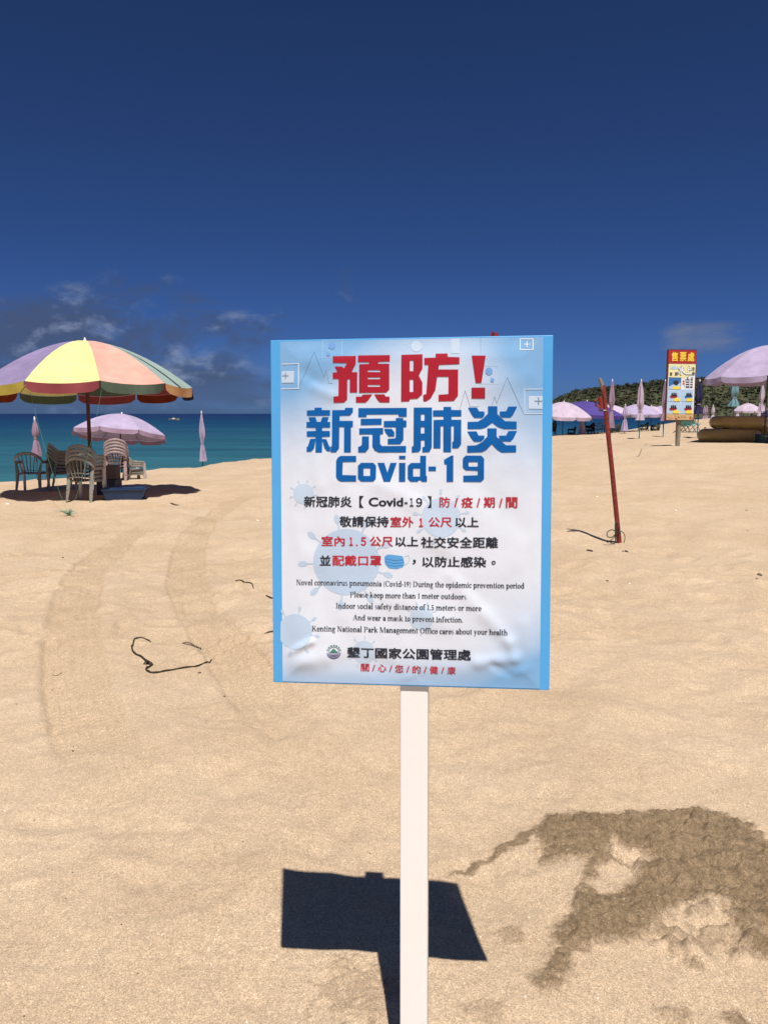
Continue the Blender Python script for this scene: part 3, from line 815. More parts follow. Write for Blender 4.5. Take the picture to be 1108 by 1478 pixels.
# ------------------------------------------------------------------ plastic chairs
M_CH = mat('grey_chair_plastic', (.25, .235, .20), .45, .2, 4)
M_CHSUN = mat('sunlit_leg_plastic', (.56, .50, .50), .45, .15, 4)  # same plastic; sunlit look of the front legs put into the colour
M_CHD = mat('dark_olive_plastic', (.05, .055, .04), .5, .2, 4)
M_CHP = mat('pinkish_chair_plastic', (.36, .26, .25), .45, .2, 4)
def chair_proto(mt, mleg):
    """monobloc armchair; it faces +y, so its back is towards -y"""
    t = thing('plastic_armchair', (0, 0, 0))
    # seat
    mb = MB(); vs = []
    for i in range(7):
        for j in range(7):
            x = -.215 + .43 * j / 6; y = -.20 + .42 * i / 6
            z = .41 - .018 * (1 - ((j - 3) / 3) ** 2) + .014 * (i / 6) - (.02 if i == 6 else 0)
            vs.append((x * (.9 + .1 * i / 6), y, z))
    top = list(vs); vs += [(a, b, c - .012) for a, b, c in top]
    fs = [(i * 7 + j, i * 7 + j + 1, i * 7 + j + 8, i * 7 + j + 7) for i in range(6) for j in range(6)]
    fs += [tuple(k + 49 for k in f[::-1]) for f in fs]
    rimi = [j for j in range(7)] + [7 * i + 6 for i in range(1, 7)] + [42 + j for j in range(5, -1, -1)] + [7 * i for i in range(5, 0, -1)]
    fs += [(rimi[k], rimi[k - 1], rimi[k - 1] + 49, rimi[k] + 49) for k in range(len(rimi))]
    mb.add(vs, fs).build('seat', mt, t, True)
    MB().box((0, .225, .375), (.42, .012, .05)).box((-.225, 0, .385), (.012, .42, .04)).box((.225, 0, .385), (.012, .42, .04)).build('seat_apron', mt, t)
    # one hoop: arm, back arch, arm
    pts = []; N = 30
    for i in range(N + 1):
        q = i / N; u = -1 + 2 * q
        if abs(u) > .58:
            k = (abs(u) - .58) / .42; sx = math.copysign(.285 - .01 * k, u)
            pts.append((sx, -.13 + .33 * k, .635 - .01 * k))
        else:
            a = u / .58 * pi / 2
            pts.append((.285 * sin(a), -.13 - .155 * cos(a) ** .8, .635 + .20 * cos(a) ** .9))
    MB().tube(pts, .012, 8, flat=2.7, up=(0, 0, 1)).build('back_hoop', mt, t, True)
    # slats of the back fan out to the arch
    for k in range(5):
        u = (k - 2) / 2
        a = u * .62
        tx, tz = .245 * sin(a * 1.25), .635 + .19 * cos(a * 1.25) ** .9
        MB().tube([(u * .11, -.195, .40), (u * .135, -.235, .55), (tx, -.13 - .15 * cos(a * 1.25) ** .8, tz)], [.006, .006, .006], 6, flat=4.2, up=(0, 1, 0)).build('back_slat', mt, t, True)
    MB().tube([(-.20, -.20, .46), (-.1, -.225, .47), (0, -.232, .475), (.1, -.225, .47), (.20, -.20, .46)], .022, 6, flat=.3).build('back_rail', mt, t, True)
    for sx in (-1, 1):
        MB().tube([(sx * .275, .20, .625), (sx * .27, .225, .58), (sx * .25, .25, .30), (sx * .265, .28, 0)], [.028, .036, .034, .028], 6, flat=.6).build('leg', mleg, t, True)
        MB().tube([(sx * .262, -.14, .62), (sx * .23, -.18, .42), (sx * .235, -.22, .2), (sx * .25, -.27, 0)], [.028, .040, .036, .028], 6, flat=.6).build('leg', mt, t, True)
    return t
P_CH = {'grey': chair_proto(M_CH, M_CHSUN), 'dark': chair_proto(M_CHD, M_CHD), 'pink': chair_proto(M_CHP, M_CHSUN)}
def stack(kind, px, D, rz, n, labels, group, sc=1.0, dz=.058, sink=0.0, slip=.012):
    x = xat(px, D); g = interp_z(x, D) - sink
    for k in range(n):
        o = copy_tree(P_CH[kind])
        o.location = (x - slip * k * sin(-rz) * -1, D + slip * k * cos(rz), g + dz * k * sc)
        o.rotation_euler = (random.uniform(-.012, .012), random.uniform(-.012, .012), rz + random.uniform(-.04, .04))
        o.scale = (sc, sc, sc)
        tag(o, labels[k] if isinstance(labels, list) else labels, 'chair', group)
G1 = 'plastic armchairs under the multicoloured umbrella'
def ords(n, what, kind='grey'):
    w = ['bottom', 'second from bottom', 'third from bottom', 'fourth from bottom', 'fifth from bottom']
    return [f'{kind} plastic armchair, {w[k] if k < n - 1 or n == 1 else "topmost"} of {what}' for k in range(n)]
stack('grey', 42, 16.0, radians(6), 1, 'single grey plastic armchair seen from behind at far left by the sea', G1, .92)
stack('grey', 84, 16.3, radians(-55), 4, ords(4, 'the stack between single chair and front stack'), G1, .86, dz=.08)
stack('grey', 119, 14.0, radians(-8), 4, ords(4, 'the front stack beside the umbrella pole'), G1, .90, dz=.075)
stack('pink', 165, 18.6, radians(14), 5, ords(5, 'the striped stack behind the boxes', 'pinkish'), G1, .88, dz=.08, sink=.05)
stack('grey', 189, 19.0, radians(-50), 3, ords(3, 'the low stack right of the striped one'), G1, .8, sink=.18)
G2 = 'dark chairs stacked under the waterside umbrellas'
for (px, D, rz, n, sink, lab) in [(825, 43.5, 80, 2, .25, 'dark plastic chair in the stack under the pale lilac umbrella'), (852, 43.5, 100, 3, .22, 'dark plastic chair in the stack under the violet umbrella'),
                         (889, 43.5, 70, 3, .25, 'dark plastic chair in the stack right of the red pole'), (930, 45.5, 90, 2, .22, 'dark plastic chair in the stack left of the ticket board, nearer the red pole'),
                         (946.5, 45.5, 85, 3, .3, 'dark plastic chair in the stack next to the ticket board'), (797, 42, 90, 5, .0, 'dark plastic chair in the tall stack beside the covid sign')]:
    stack('dark', px, D, radians(rz), n, ords(n, lab.replace('dark plastic chair in ', ''), 'dark'), G2, .8, sink=sink)
stack('pink', 866, 43, radians(10), 1, 'lone pale plastic chair between the dark chair stacks by the water', None, .8, sink=.12)
for q in P_CH.values():
    for ch in list(q.children): bpy.data.objects.remove(ch)
    bpy.data.objects.remove(q)

# teal deck chairs behind the ticket board
M_DECK = mat('teal_canvas', (.10, .36, .38), .8); M_WOODD = mat('weathered_wood', (.23, .20, .16), .85, .3, 20, bump=.4, bscale=40, streak=(6, 6, 1))
for k, (px, D, lab) in enumerate([(984, 36, 'teal deck chair left behind the post of the ticket board'), (991, 35, 'middle teal deck chair behind the ticket board'), (998, 37, 'teal deck chair right behind the ticket board')]):
    x = xat(px, D); t = thing('deck_chair', (x, D, interp_z(x, D) - .02), radians(-70 + 8 * k), lab, 'deck chair', 'teal deck chairs behind the ticket board')
    for sx in (-.26, .26):
        MB().tube([(sx, .35, 0), (sx, -.35, .82)], .018, 6).build('frame_rail', M_WOODD, t)
        MB().tube([(sx * .9, -.35, 0), (sx * .9, .35, .42)], .018, 6).build('leg', M_WOODD, t)
    vs = []
    for i in range(9):
        q = i / 8; y = .35 - .7 * q; z = .42 + .4 * q - .42 * sin(pi * q) * .55
        vs += [(-.24, y, z), (.24, y, z)]
    MB().add(vs, [(2 * i, 2 * i + 1, 2 * i + 3, 2 * i + 2) for i in range(8)]).build('canvas_sling', M_DECK, t, True)

# ------------------------------------------------------------------ boxes and tub by the chairs
M_CARD = mat('brown_cardboard', (.16, .115, .10), .85, .2, 10); M_CRATE = mat('dark_blue_plastic', (.028, .035, .075), .5, .2, 6); M_TUB = mat('blue_tub_plastic', (.016, .045, .115), .4, .2, 6)
def open_box(mb, w, d, h, th, flare=1.0):
    """open container with walls of real thickness"""
    o = [(-w / 2, -d / 2), (w / 2, -d / 2), (w / 2, d / 2), (-w / 2, d / 2)]
    vs = [(x, y, 0) for x, y in o] + [(x * flare, y * flare, h) for x, y in o] + [(x * flare * (1 - 2 * th / w), y * flare * (1 - 2 * th / d), h) for x, y in o] + [(x * (1 - 2 * th / w), y * (1 - 2 * th / d), th) for x, y in o]
    fs = [(3, 2, 1, 0), (12, 13, 14, 15)]
    for k in range(4):
        j = (k + 1) % 4
        fs += [(k, j, 4 + j, 4 + k), (4 + k, 4 + j, 8 + j, 8 + k), (8 + k, 8 + j, 12 + j, 12 + k)]
    return mb.add(vs, fs)
D = 15.2; x = xat(154, D); t = thing('storage_crate', (x, D, interp_z(x, D)), radians(-6), 'dark blue plastic crate beneath the cardboard box beside the umbrella pole', 'crate')
bevel(open_box(MB(), .36, .32, .26, .015).build('crate_body', M_CRATE, t), .006)
open_box(MB(), .39, .35, .03, .03).build('rim', M_CRATE, t).location = (0, 0, .26)
t2 = thing('cardboard_box', (x - .03, D, interp_z(x, D) + .30), radians(4), 'brown cardboard box standing on the dark blue crate', 'box')
bevel(MB().box((0, 0, .12), (.40, .33, .24)).build('carton', M_CARD, t2), .006)
MB().box((0, -.085, .245), (.40, .162, .006), Euler((.06, 0, 0)).to_matrix()).box((0, .085, .245), (.40, .162, .006), Euler((-.06, 0, 0)).to_matrix()).build('lid_flap', M_CARD, t2)
D = 14.35; x = xat(177, D); t = thing('plastic_tub', (x, D, interp_z(x, D) - .02), radians(9), 'shallow blue plastic tub on the sand in the umbrella shade', 'tub')
bevel(open_box(MB(), .60, .42, .20, .012, 1.22).build('tub_body', M_TUB, t), .01)
open_box(MB(), .76, .54, .014, .04, 1.0).build('rim', M_TUB, t).location = (0, 0, .195)

# ------------------------------------------------------------------ inflatable tubes in the shade
M_INF = mat('mustard_pvc', (.46, .31, .10), .35, .2, 5, bump=.15, bscale=9); M_HND = mat('grey_webbing', (.34, .33, .30), .7)
def towable(px, D, z, maj, tub, lab, rz=0, flat=1.0):
    x = xat(px, D); t = thing('inflatable_tube', (x, D, z), rz, lab, 'inflatable tube', 'yellow inflatable tubes piled under the large lilac umbrella')
    ring = [(maj * cos(2 * pi * k / 40), maj * sin(2 * pi * k / 40) * .8, tub) for k in range(40)]
    MB().tube(ring, tub, 16, closed=True).build('ring', M_INF, t, True)
    mb = MB().lathe([(maj * .72, tub * .7), (maj * .74, tub * .85), (maj * .72, tub)], 24); mb.build('floor_sheet', M_INF, t, True).scale = (1, .8, 1)
    for a in (-2.3, -1.75, -1.2, -.6, .6, 1.6, 2.6):
        c = Vector((maj * cos(a), maj * .8 * sin(a), tub * 1.97)); tv = Vector((-sin(a), cos(a) * .8, 0)).normalized() * .1
        MB().tube([c - tv - Vector((0, 0, .03)), c - tv * .8 + Vector((0, 0, .045)), c + tv * .8 + Vector((0, 0, .045)), c + tv - Vector((0, 0, .03))], .012, 6).build('handle', M_HND, t, True)
    sm = [(p[0] * (1 + tub * .98 / maj), p[1] * (1 + tub * .98 / maj), tub) for p in ring]
    MB().tube(sm, .012, 6, closed=True).build('seam_band', M_INF, t, True)
    return t
Dr = 25.7; gzr = interp_z(xat(1050, Dr), Dr)
towable(1053, Dr, gzr - .03, .76, .21, 'lower left mustard yellow inflatable tube at the bottom of the pile')
towable(1066, Dr + .1, gzr + .39, .70, .20, 'upper mustard yellow inflatable tube lying on top of the pile')
towable(1112, Dr + .9, interp_z(xat(1112, Dr + .9), Dr + .9) - .03, .74, .21, 'lower right inflatable tube behind the umbrella pole')
D = 24.3; x = xat(1103, D); t = thing('teal_crate', (x, D, interp_z(x, D) - .02), .1, 'dark teal plastic crate by the foot of the large umbrella', 'crate')
bevel(open_box(MB(), .36, .3, .30, .015, 1.05).build('crate_body', mat('dark_teal_plastic', (.02, .06, .065), .5), t), .006)
MB().box((0, -.165, .24), (.12, .012, .03)).build('handle', M_HND, t)

# ------------------------------------------------------------------ motorboat on the sea
D = 400; x = xat(251, D)
bt = thing('motorboat', (x, D, SEA - .05), radians(8), 'small white motorboat far out on the blue sea', 'boat'); bt.scale = (.82, .82, .7)
M_BOAT = mat('white_gelcoat', (.72, .70, .62), .3); M_BOATY = mat('yellow_hull_paint', (.55, .50, .25), .4)
vs = []; S = 10
for i in range(S + 1):
    q = i / S; xx = -3.2 + 6.4 * q; w = 1.05 * (1 - max(0, (q - .45) / .55) ** 2.2); k = .35 * max(0, (q - .5) / .5) ** 2
    vs += [(xx, -w, .75 + k), (xx, -w * .75, 0), (xx, 0, -.25 + k * 1.2), (xx, w * .75, 0), (xx, w, .75 + k), (xx, w * .85, .62 + k), (xx, -w * .85, .62 + k)]
fs = [(i * 7 + j, i * 7 + (j + 1) % 7, (i + 1) * 7 + (j + 1) % 7, (i + 1) * 7 + j) for i in range(S) for j in range(7)] + [tuple(range(7))]
MB().add(vs, fs).build('hull', M_BOATY, bt, True)
MB().box((-.2, 0, 1.05), (1.7, 1.3, .8), taper=.75).build('cabin', M_BOAT, bt)
MB().box((-.2, 0, 1.85), (2.0, 1.4, .06)).build('roof', M_BOAT, bt)
for sx in (-1, 1):
    for sy in (-1, 1): MB().cyl((-.2 + sx * .6, sy * .5, 1.3), (-.2 + sx * .8, sy * .6, 1.84), .03, n=5).build('roof_post', M_BOAT, bt)
MB().box((-3.35, 0, .7), (.3, .35, .8)).build('outboard_motor', mat('motor_black', (.03, .03, .03), .4), bt)
MB().tube([(-3.1, -1, .95), (0, -1.0, 1.0), (2.2, -.75, 1.15), (3.1, 0, 1.35), (2.2, .75, 1.15), (0, 1, 1), (-3.1, 1, .95)], .03, 5).build('rail', M_BOAT, bt)

# ------------------------------------------------------------------ leaning red pole
b = on_sand(893, 783)
tp = at(869.5, 556, b.y - .05)
M_REDP = mat('chipped_red_paint', (.22, .030, .022), .6, .45, 22, bump=.25, bscale=50)
rp = thing('red_pole', b, 0, 'leaning red painted pole with a wooden stick at its top', 'pole')
d = (tp - b); L = d.length; dn = d.normalized()
MB().tube([dn * -.3, dn * (L * .5) + Vector((.004, 0, 0)), d], [.029, .0275, .026], 14).build('pipe', M_REDP, rp, True)
MB().tube([d - dn * .06, d + dn * .02 + Vector((-.012, 0, 0)), at(864.5, 546, tp.y) - b], [.026, .024, .020], 8).build('wooden_stick', M_WOODD, rp, True)
k0 = at(868, 590, tp.y) - b; k1 = at(866, 573, tp.y) - b
MB().tube([k0 + Vector((-.01, -.02, 0)), k1 + Vector((-.01, -.02, 0))], .026, 10).build('clamp', M_REDP, rp, True)
MB().tube([k1 + Vector((-.035, -.03, -.02)), k1 + Vector((-.065, -.03, -.05)), k1 + Vector((-.055, -.03, -.10)), k0 + Vector((-.03, -.03, .02))], .012, 6).build('bracket', M_REDP, rp, True)
MB().tube([k0 + dn * -.02 + Vector((-.035, -.01, 0)), k0 + dn * -.02 + Vector((.05, -.01, 0))], .012, 6).build('bolt', M_RIB, rp)
M_WIRE = mat('dark_wire', (.045, .04, .03), .7)
w = thing('wire_loops', b, 0, 'thin dark wire looped round the foot of the red pole', 'wire')
S_ = 1 / F * b.y
def loop(px_pts, r=.006, name='wire_loop', par=None, mt=None, lift=.0):
    pts = []
    for i, (px, py) in enumerate(px_pts):
        q = at(px, py, b.y - .05) - b
        pts.append(Vector((q.x, -.05 + .02 * sin(i), max(q.z, .012 + lift))))
    MB().tube(smooth_path(pts), r, 5).build(name, mt or M_WIRE, par or w, True)
def smooth_path(pts, n=5):
    P = [Vector(p) for p in pts]; out = []
    for i in range(len(P) - 1):
        p0, p1, p2, p3 = P[max(i - 1, 0)], P[i], P[i + 1], P[min(i + 2, len(P) - 1)]
        for k in range(n):
            t = k / n
            out.append(.5 * ((2 * p1) + (p2 - p0) * t + (2 * p0 - 5 * p1 + 4 * p2 - p3) * t * t + (3 * p1 - p0 - 3 * p2 + p3) * t ** 3))
    out.append(P[-1]); return out
loop([(891, 770), (884, 765), (877, 768), (876, 774), (882, 775), (889, 768)])
loop([(888, 782), (888, 757), (892, 756), (893, 770)], .008)
loop([(890, 768), (898, 768), (902, 775), (900, 784)], .005)
loop([(891, 769), (884, 778), (878, 787), (875, 792)], .005)

# weed stems and twigs lying on the sand
M_WEED = mat('dried_kelp', (.030, .022, .014), .7, .3, 30)
def lying(pts, name, label, r=.005, cat='seaweed', mt=None, arch=.0):
    P = [ground(*p) for p in pts]
    P = smooth_path([Vector((q.x, q.y, 0)) for q in P], 6)
    c = P[len(P) // 2]; base = Vector((c.x, c.y, interp_z(c.x, c.y)))
    rs = [r * (.45 + .75 * sin(pi * min(1, max(0, (i + 1) / (len(P) + 1)))) + .25 * random.random()) for i in range(len(P))]
    Q = [Vector((q.x, q.y, interp_z(q.x, q.y) + r * .6 + arch * abs(sin(i * .7)))) - base for i, q in enumerate(P)]
    o = MB().tube(Q, rs, 6).build(name, mt or M_WEED, None, True); o.location = base
    return tag(o, label, cat)
o = lying([(218, 926), (206, 923), (196, 926), (191, 936), (193, 946), (204, 952), (216, 959), (220, 960), (212, 966), (213, 970), (222, 972), (245, 968), (280, 962), (298, 955), (306, 949)], 'curling_seaweed', 'long curling black seaweed stem on the sand left of the sign', .0048, arch=.004)
m2 = MB().tube([Vector((-.02, 0, 0)), Vector((0, .0, .02)), Vector((.03, .01, .004))], [.004, .016, .004], 6, flat=.5).build('torn_blade', M_WEED, o, True)
q = on_sand(212, 959); m2.location = q - o.location + Vector((0, 0, .004))
lying([(263, 929.5), (272, 928), (283, 929), (290, 932), (283, 933.5), (270, 931.5), (263, 929.5)], 'seaweed_loop', 'thin closed loop of seaweed above the long black stem', .0035)
lying([(340, 838), (346, 836.5), (352, 838), (356, 842), (361, 842), (366, 848)], 'seaweed_twig', 'short bent seaweed twig left of the sign near its middle height', .006)
lying([(384, 861), (391, 864), (398, 864)], 'twig', 'short dark twig touching the left edge of the sign, upper one', .006, 'twig')
lying([(382, 919), (390, 920), (398, 918)], 'twig', 'short dark twig touching the left edge of the sign, lower one', .006, 'twig')
lying([(898, 794), (902, 791), (908, 793), (911, 795)], 'twig', 'small hooked twig in front of the red pole', .008, 'twig')
lying([(846, 794), (855, 794.5)], 'twig', 'dark scrap of weed below the red pole shadow', .010, 'twig')
lying([(918, 660), (925, 650), (936, 640)], 'twig', 'thin stick in the sand left of the ticket board', .005, 'twig')
lying([(75, 970), (90, 967)], 'twig', 'faint thin twig in the left tyre track', .0025, 'twig')
lying([(246, 725), (252, 727), (258, 727)], 'twig', 'tiny dark twig on the sand right of the umbrella shadow', .010, 'twig')
# pebbles and shells
M_PEB = mat('dark_pebble', (.12, .09, .06), .8, .3, 40); M_SHELL = mat('white_shell', (.80, .76, .68), .5, .1, 30)
def lump(px, py, r, mt, name, label, cat):
    q = on_sand(px, py); mb = MB(); s = random.Random(int(px * 7 + py))
    prof = [(r * .5, -r * .3), (r, 0), (r * .85, r * .4), (r * .4, r * .65), (r * .05, r * .7)]
    o = mb.lathe(prof, 9, wob=lambda rr, z, a: rr * (1 + .22 * sin(2 * a + s.random()) + .12 * sin(5 * a))).build(name, mt, None, True)
    o.location = q; o.rotation_euler = (0, 0, s.uniform(0, 6)); return tag(o, label, cat)
lump(1095, 828, .026, M_PEB, 'pebble', 'largest dark pebble on the sand near the right edge', 'pebble')
lump(1091, 837, .012, M_PEB, 'pebble', 'small dark pebble below the largest one near the right edge', 'pebble')
lump(876, 837, .014, M_PEB, 'pebble', 'small dark pebble on the sand below the red pole', 'pebble')
lump(1076, 739, .014, M_PEB, 'pebble', 'lone small pebble in the sand upper right', 'pebble')
lump(1078, 766, .012, M_PEB, 'pebble', 'small pebble right of the red pole foot, near the frame edge', 'pebble')
lump(288, 969, .010, M_PEB, 'pebble', 'small dark pebble just below the long seaweed stem', 'pebble')
lump(324, 1000, .008, M_PEB, 'pebble', 'tiny dark pebble between seaweed stem and sign corner', 'pebble')
lump(91, 803, .012, M_PEB, 'pebble', 'tiny dark pebble left of the left tyre track', 'pebble')
lump(105, 1079, .006, M_PEB, 'pebble', 'tiny dark pebble at the lower end of the left tyre track', 'pebble')
lump(11, 728, .030, M_SHELL, 'shell', 'white shell on the sand at the far left edge', 'shell')
lump(372, 748, .018, M_SHELL, 'shell', 'small white shell just left of the sign', 'shell')
lump(861, 723, .018, M_SHELL, 'shell', 'small white shell in the sand left of the red pole', 'shell')
lump(908, 843, .012, M_SHELL, 'shell', 'small white shell on the sand below the red pole', 'shell')
lump(975, 741, .014, M_SHELL, 'shell', 'small white shell right of the red pole', 'shell')
# broken shell and grit strewn over the sand
gm = [MB(), MB()]; gr_ = np.random.default_rng(21)
for k in range(420):
    D_ = 1.75 * (8 ** gr_.uniform(0, 1)); x0 = gr_.uniform(-.5, .5) * D_; s_ = gr_.uniform(.0007, .0018) * (1 + .25 * D_)
    c = Vector((x0, D_, interp_z(x0, D_) + s_ * .3)); e = Euler(tuple(gr_.uniform(-.5, .5, 2)) + (gr_.uniform(0, 6),)).to_matrix()
    gm[int(gr_.uniform() < .45)].add([c + e @ Vector(v) * s_ for v in ((-1.2, -.5, 0), (1, -.8, 0), (1.1, .7, .2), (-.7, .9, 0), (0, 0, .7))], [(0, 1, 4), (1, 2, 4), (2, 3, 4), (3, 0, 4)])
tag(gm[0].build('shell_grit', M_SHELL), 'pale broken shell grit strewn over the dry sand', 'shell grit', kind='stuff')
tag(gm[1].build('dark_grit', M_PEB), 'dark specks of weed and grit strewn over the dry sand', 'grit', kind='stuff')
# red flag whose tip shows over the sign
D = 24; x = xat(709, D)
fp = thing('warning_flag', (x, D, interp_z(x, D)), 0, 'red flag tip showing above the top edge of the covid sign', 'flag')
MB().cyl((0, 0, -.4), (0, 0, zat(481, D) - interp_z(x, D)), .02, n=8).build('pole', M_POLE, fp, True)
zt = zat(480, D) - interp_z(x, D); vs = []
for i in range(9):
    for j in range(5):
        vs.append((-.06 + .23 * i / 8 * (.75 if j > 2 else 1), .05 * sin(i * 1.1), zt - .11 * j + .03 * sin(i * .9)))
MB().add(vs, [(i * 5 + j, i * 5 + j + 1, (i + 1) * 5 + j + 1, (i + 1) * 5 + j) for i in range(8) for j in range(4)]).build('cloth', mat('red_flag_cloth', (.35, .02, .03), .8, trans=.1), fp, True)
# ------------------------------------------------------------------ lettering helpers
def text_polys(s, bold=0.0):
    """ink outline of a string, scaled to a unit box"""
    c = bpy.data.curves.new('lettering', 'FONT'); c.body = s; c.size = 1; c.resolution_u = 3; c.fill_mode = 'FRONT'
    o = bpy.data.objects.new('lettering', c); COL.objects.link(o)
    dg = bpy.context.evaluated_depsgraph_get(); m_ = o.evaluated_get(dg).to_mesh()
    V = np.array([v.co[:2] for v in m_.vertices]); Fs = [tuple(p.vertices) for p in m_.polygons]
    o.evaluated_get(dg).to_mesh_clear(); bpy.data.objects.remove(o); bpy.data.curves.remove(c)
    lo, hi = V.min(0), V.max(0)
    if not bold: return [((V - lo) / (hi - lo), Fs)]
    lo = lo - bold; hi = hi + bold                       # a heavier weight: the face struck several times side by side
    return [((V + (dx, dy) - lo) / (hi - lo), Fs) for dx, dy in ((0, 0), (bold, 0), (-bold, 0), (0, bold * .7), (0, -bold * .7))]
def homography(src, dst):
    A = []
    for (x, y), (u, v) in zip(src, dst):
        A.append([x, y, 1, 0, 0, 0, -u * x, -u * y, -u]); A.append([0, 0, 0, x, y, 1, -v * x, -v * y, -v])
    return np.linalg.svd(np.array(A, float))[2][-1].reshape(3, 3)
def hmap(H, P):
    P = np.asarray(P, float); q = np.c_[P, np.ones(len(P))] @ H.T
    return q[:, :2] / q[:, 2:]
def flat(name, V2, Fs, lift, mt, parent, fn=None, cell=.005, cut=True, y0=0.0, lifts=None):
    """a printed shape lying on a board, following its relief fn(u, v)"""
    bm = bmesh.new(); bv = [bm.verts.new((a, 0, b)) for a, b in V2]
    for f in Fs:
        try: bm.faces.new([bv[i] for i in f])
        except ValueError: pass
    if cut and fn is not None:
        lo = V2.min(0); hi = V2.max(0)
        for ax, (a, b_) in enumerate(((lo[0], hi[0]), (lo[1], hi[1]))):
            for q in np.arange(math.ceil(a / cell) * cell, b_, cell):
                co = (q, 0, 0) if ax == 0 else (0, 0, q); no = (1, 0, 0) if ax == 0 else (0, 0, 1)
                bmesh.ops.bisect_plane(bm, geom=bm.verts[:] + bm.edges[:] + bm.faces[:], plane_co=co, plane_no=no, dist=1e-6)
    C = np.array([v.co for v in bm.verts])
    lf = lifts if lifts is not None and len(lifts) == len(C) else np.zeros(len(C))
    off = fn(C[:, 0], C[:, 2]) if fn is not None else np.zeros(len(C))
    for v, q, e in zip(bm.verts, off, lf): v.co.y = y0 - (q + lift + e)
    bm.normal_update()
    for f in bm.faces:
        if f.normal.y > 0: f.normal_flip()
        f.smooth = True
    me_ = bpy.data.meshes.new(name); bm.to_mesh(me_); bm.free(); me_.materials.append(mt)
    return link(name, me_, parent)
def tess(outer, holes=()):
    L = [[Vector((a, b, 0)) for a, b in outer]] + [[Vector((a, b, 0)) for a, b in h] for h in holes]
    t = tessellate_polygon(L); P = [(v.x, v.y) for q in L for v in q]
    return P, [tuple(f) for f in t]
def rounded(pts, r=2.0, n=3):
    out = []; N = len(pts)
    for i in range(N):
        a, b, c = np.array(pts[i - 1], float), np.array(pts[i], float), np.array(pts[(i + 1) % N], float)
        u = a - b; v = c - b; lu, lv = np.hypot(*u), np.hypot(*v); k = min(r, lu * .4, lv * .4)
        p, q = b + u / lu * k, b + v / lv * k
        for j in range(n + 1):
            t = j / n; out.append(tuple((1 - t) ** 2 * p + 2 * t * (1 - t) * b + t * t * q))
    return out
def circle(cx, cy, r, n=28, a0=0, a1=2 * pi): return [(cx + r * cos(a0 + (a1 - a0) * k / n), cy + r * sin(a0 + (a1 - a0) * k / n)) for k in range(n)]
def rect(a, b, c, d): return [(a, b), (c, b), (c, d), (a, d)]
def stroke(pts, w):
    out = []; fs = []
    for i in range(len(pts) - 1):
        a, b = np.array(pts[i], float), np.array(pts[i + 1], float); d = b - a; n_ = np.array([-d[1], d[0]]) / np.hypot(*d) * w / 2; e = d / np.hypot(*d) * w * .3
        o_ = len(out); out += [tuple(a - n_ - e), tuple(b - n_ + e), tuple(b + n_ + e), tuple(a + n_ - e)]; fs.append((o_, o_ + 1, o_ + 2, o_ + 3))
    return out, fs

# a bold book serif, drawn stroke by stroke, for the small english lines
def _ring(cx, cy, rx, ry, a0=0, a1=360, side=12, thin=5.5):
    n = max(4, int(abs(a1 - a0) / 18)); P = []
    for k in range(n + 1):
        a = radians(a0 + (a1 - a0) * k / n); P += [(cx + (rx - side) * cos(a), cy + (ry - thin) * sin(a)), (cx + rx * cos(a), cy + ry * sin(a))]
    return P, [(2 * k, 2 * k + 1, 2 * k + 3, 2 * k + 2) for k in range(n)]
def _bx(a, b, c, d): return [(a, b), (c, b), (c, d), (a, d)], [(0, 1, 2, 3)]
def _st(x, y0, y1, foot=1, head=1, w=12.5, s=5.5):
    o = [_bx(x - w / 2, y0, x + w / 2, y1)]
    if foot: o.append(_bx(x - w / 2 - s, y0, x + w / 2 + s, y0 + 3.6))
    if head: o.append(_bx(x - w / 2 - s, y1 - 4, x + (w / 2 + s if head > 1 else 0), y1))
    return o
def _dg(x0, y0, x1, y1, w): return [(x0 - w / 2, y0), (x0 + w / 2, y0), (x1 + w / 2, y1), (x1 - w / 2, y1)], [(0, 1, 2, 3)]
def _srf(x, y, h=8): return _bx(x - h, y, x + h, y + 3.6)
def _dot(x, y, r=6): return [(x + r * cos(radians(k * 45)), y + r * sin(radians(k * 45))) for k in range(8)], [tuple(range(8))]
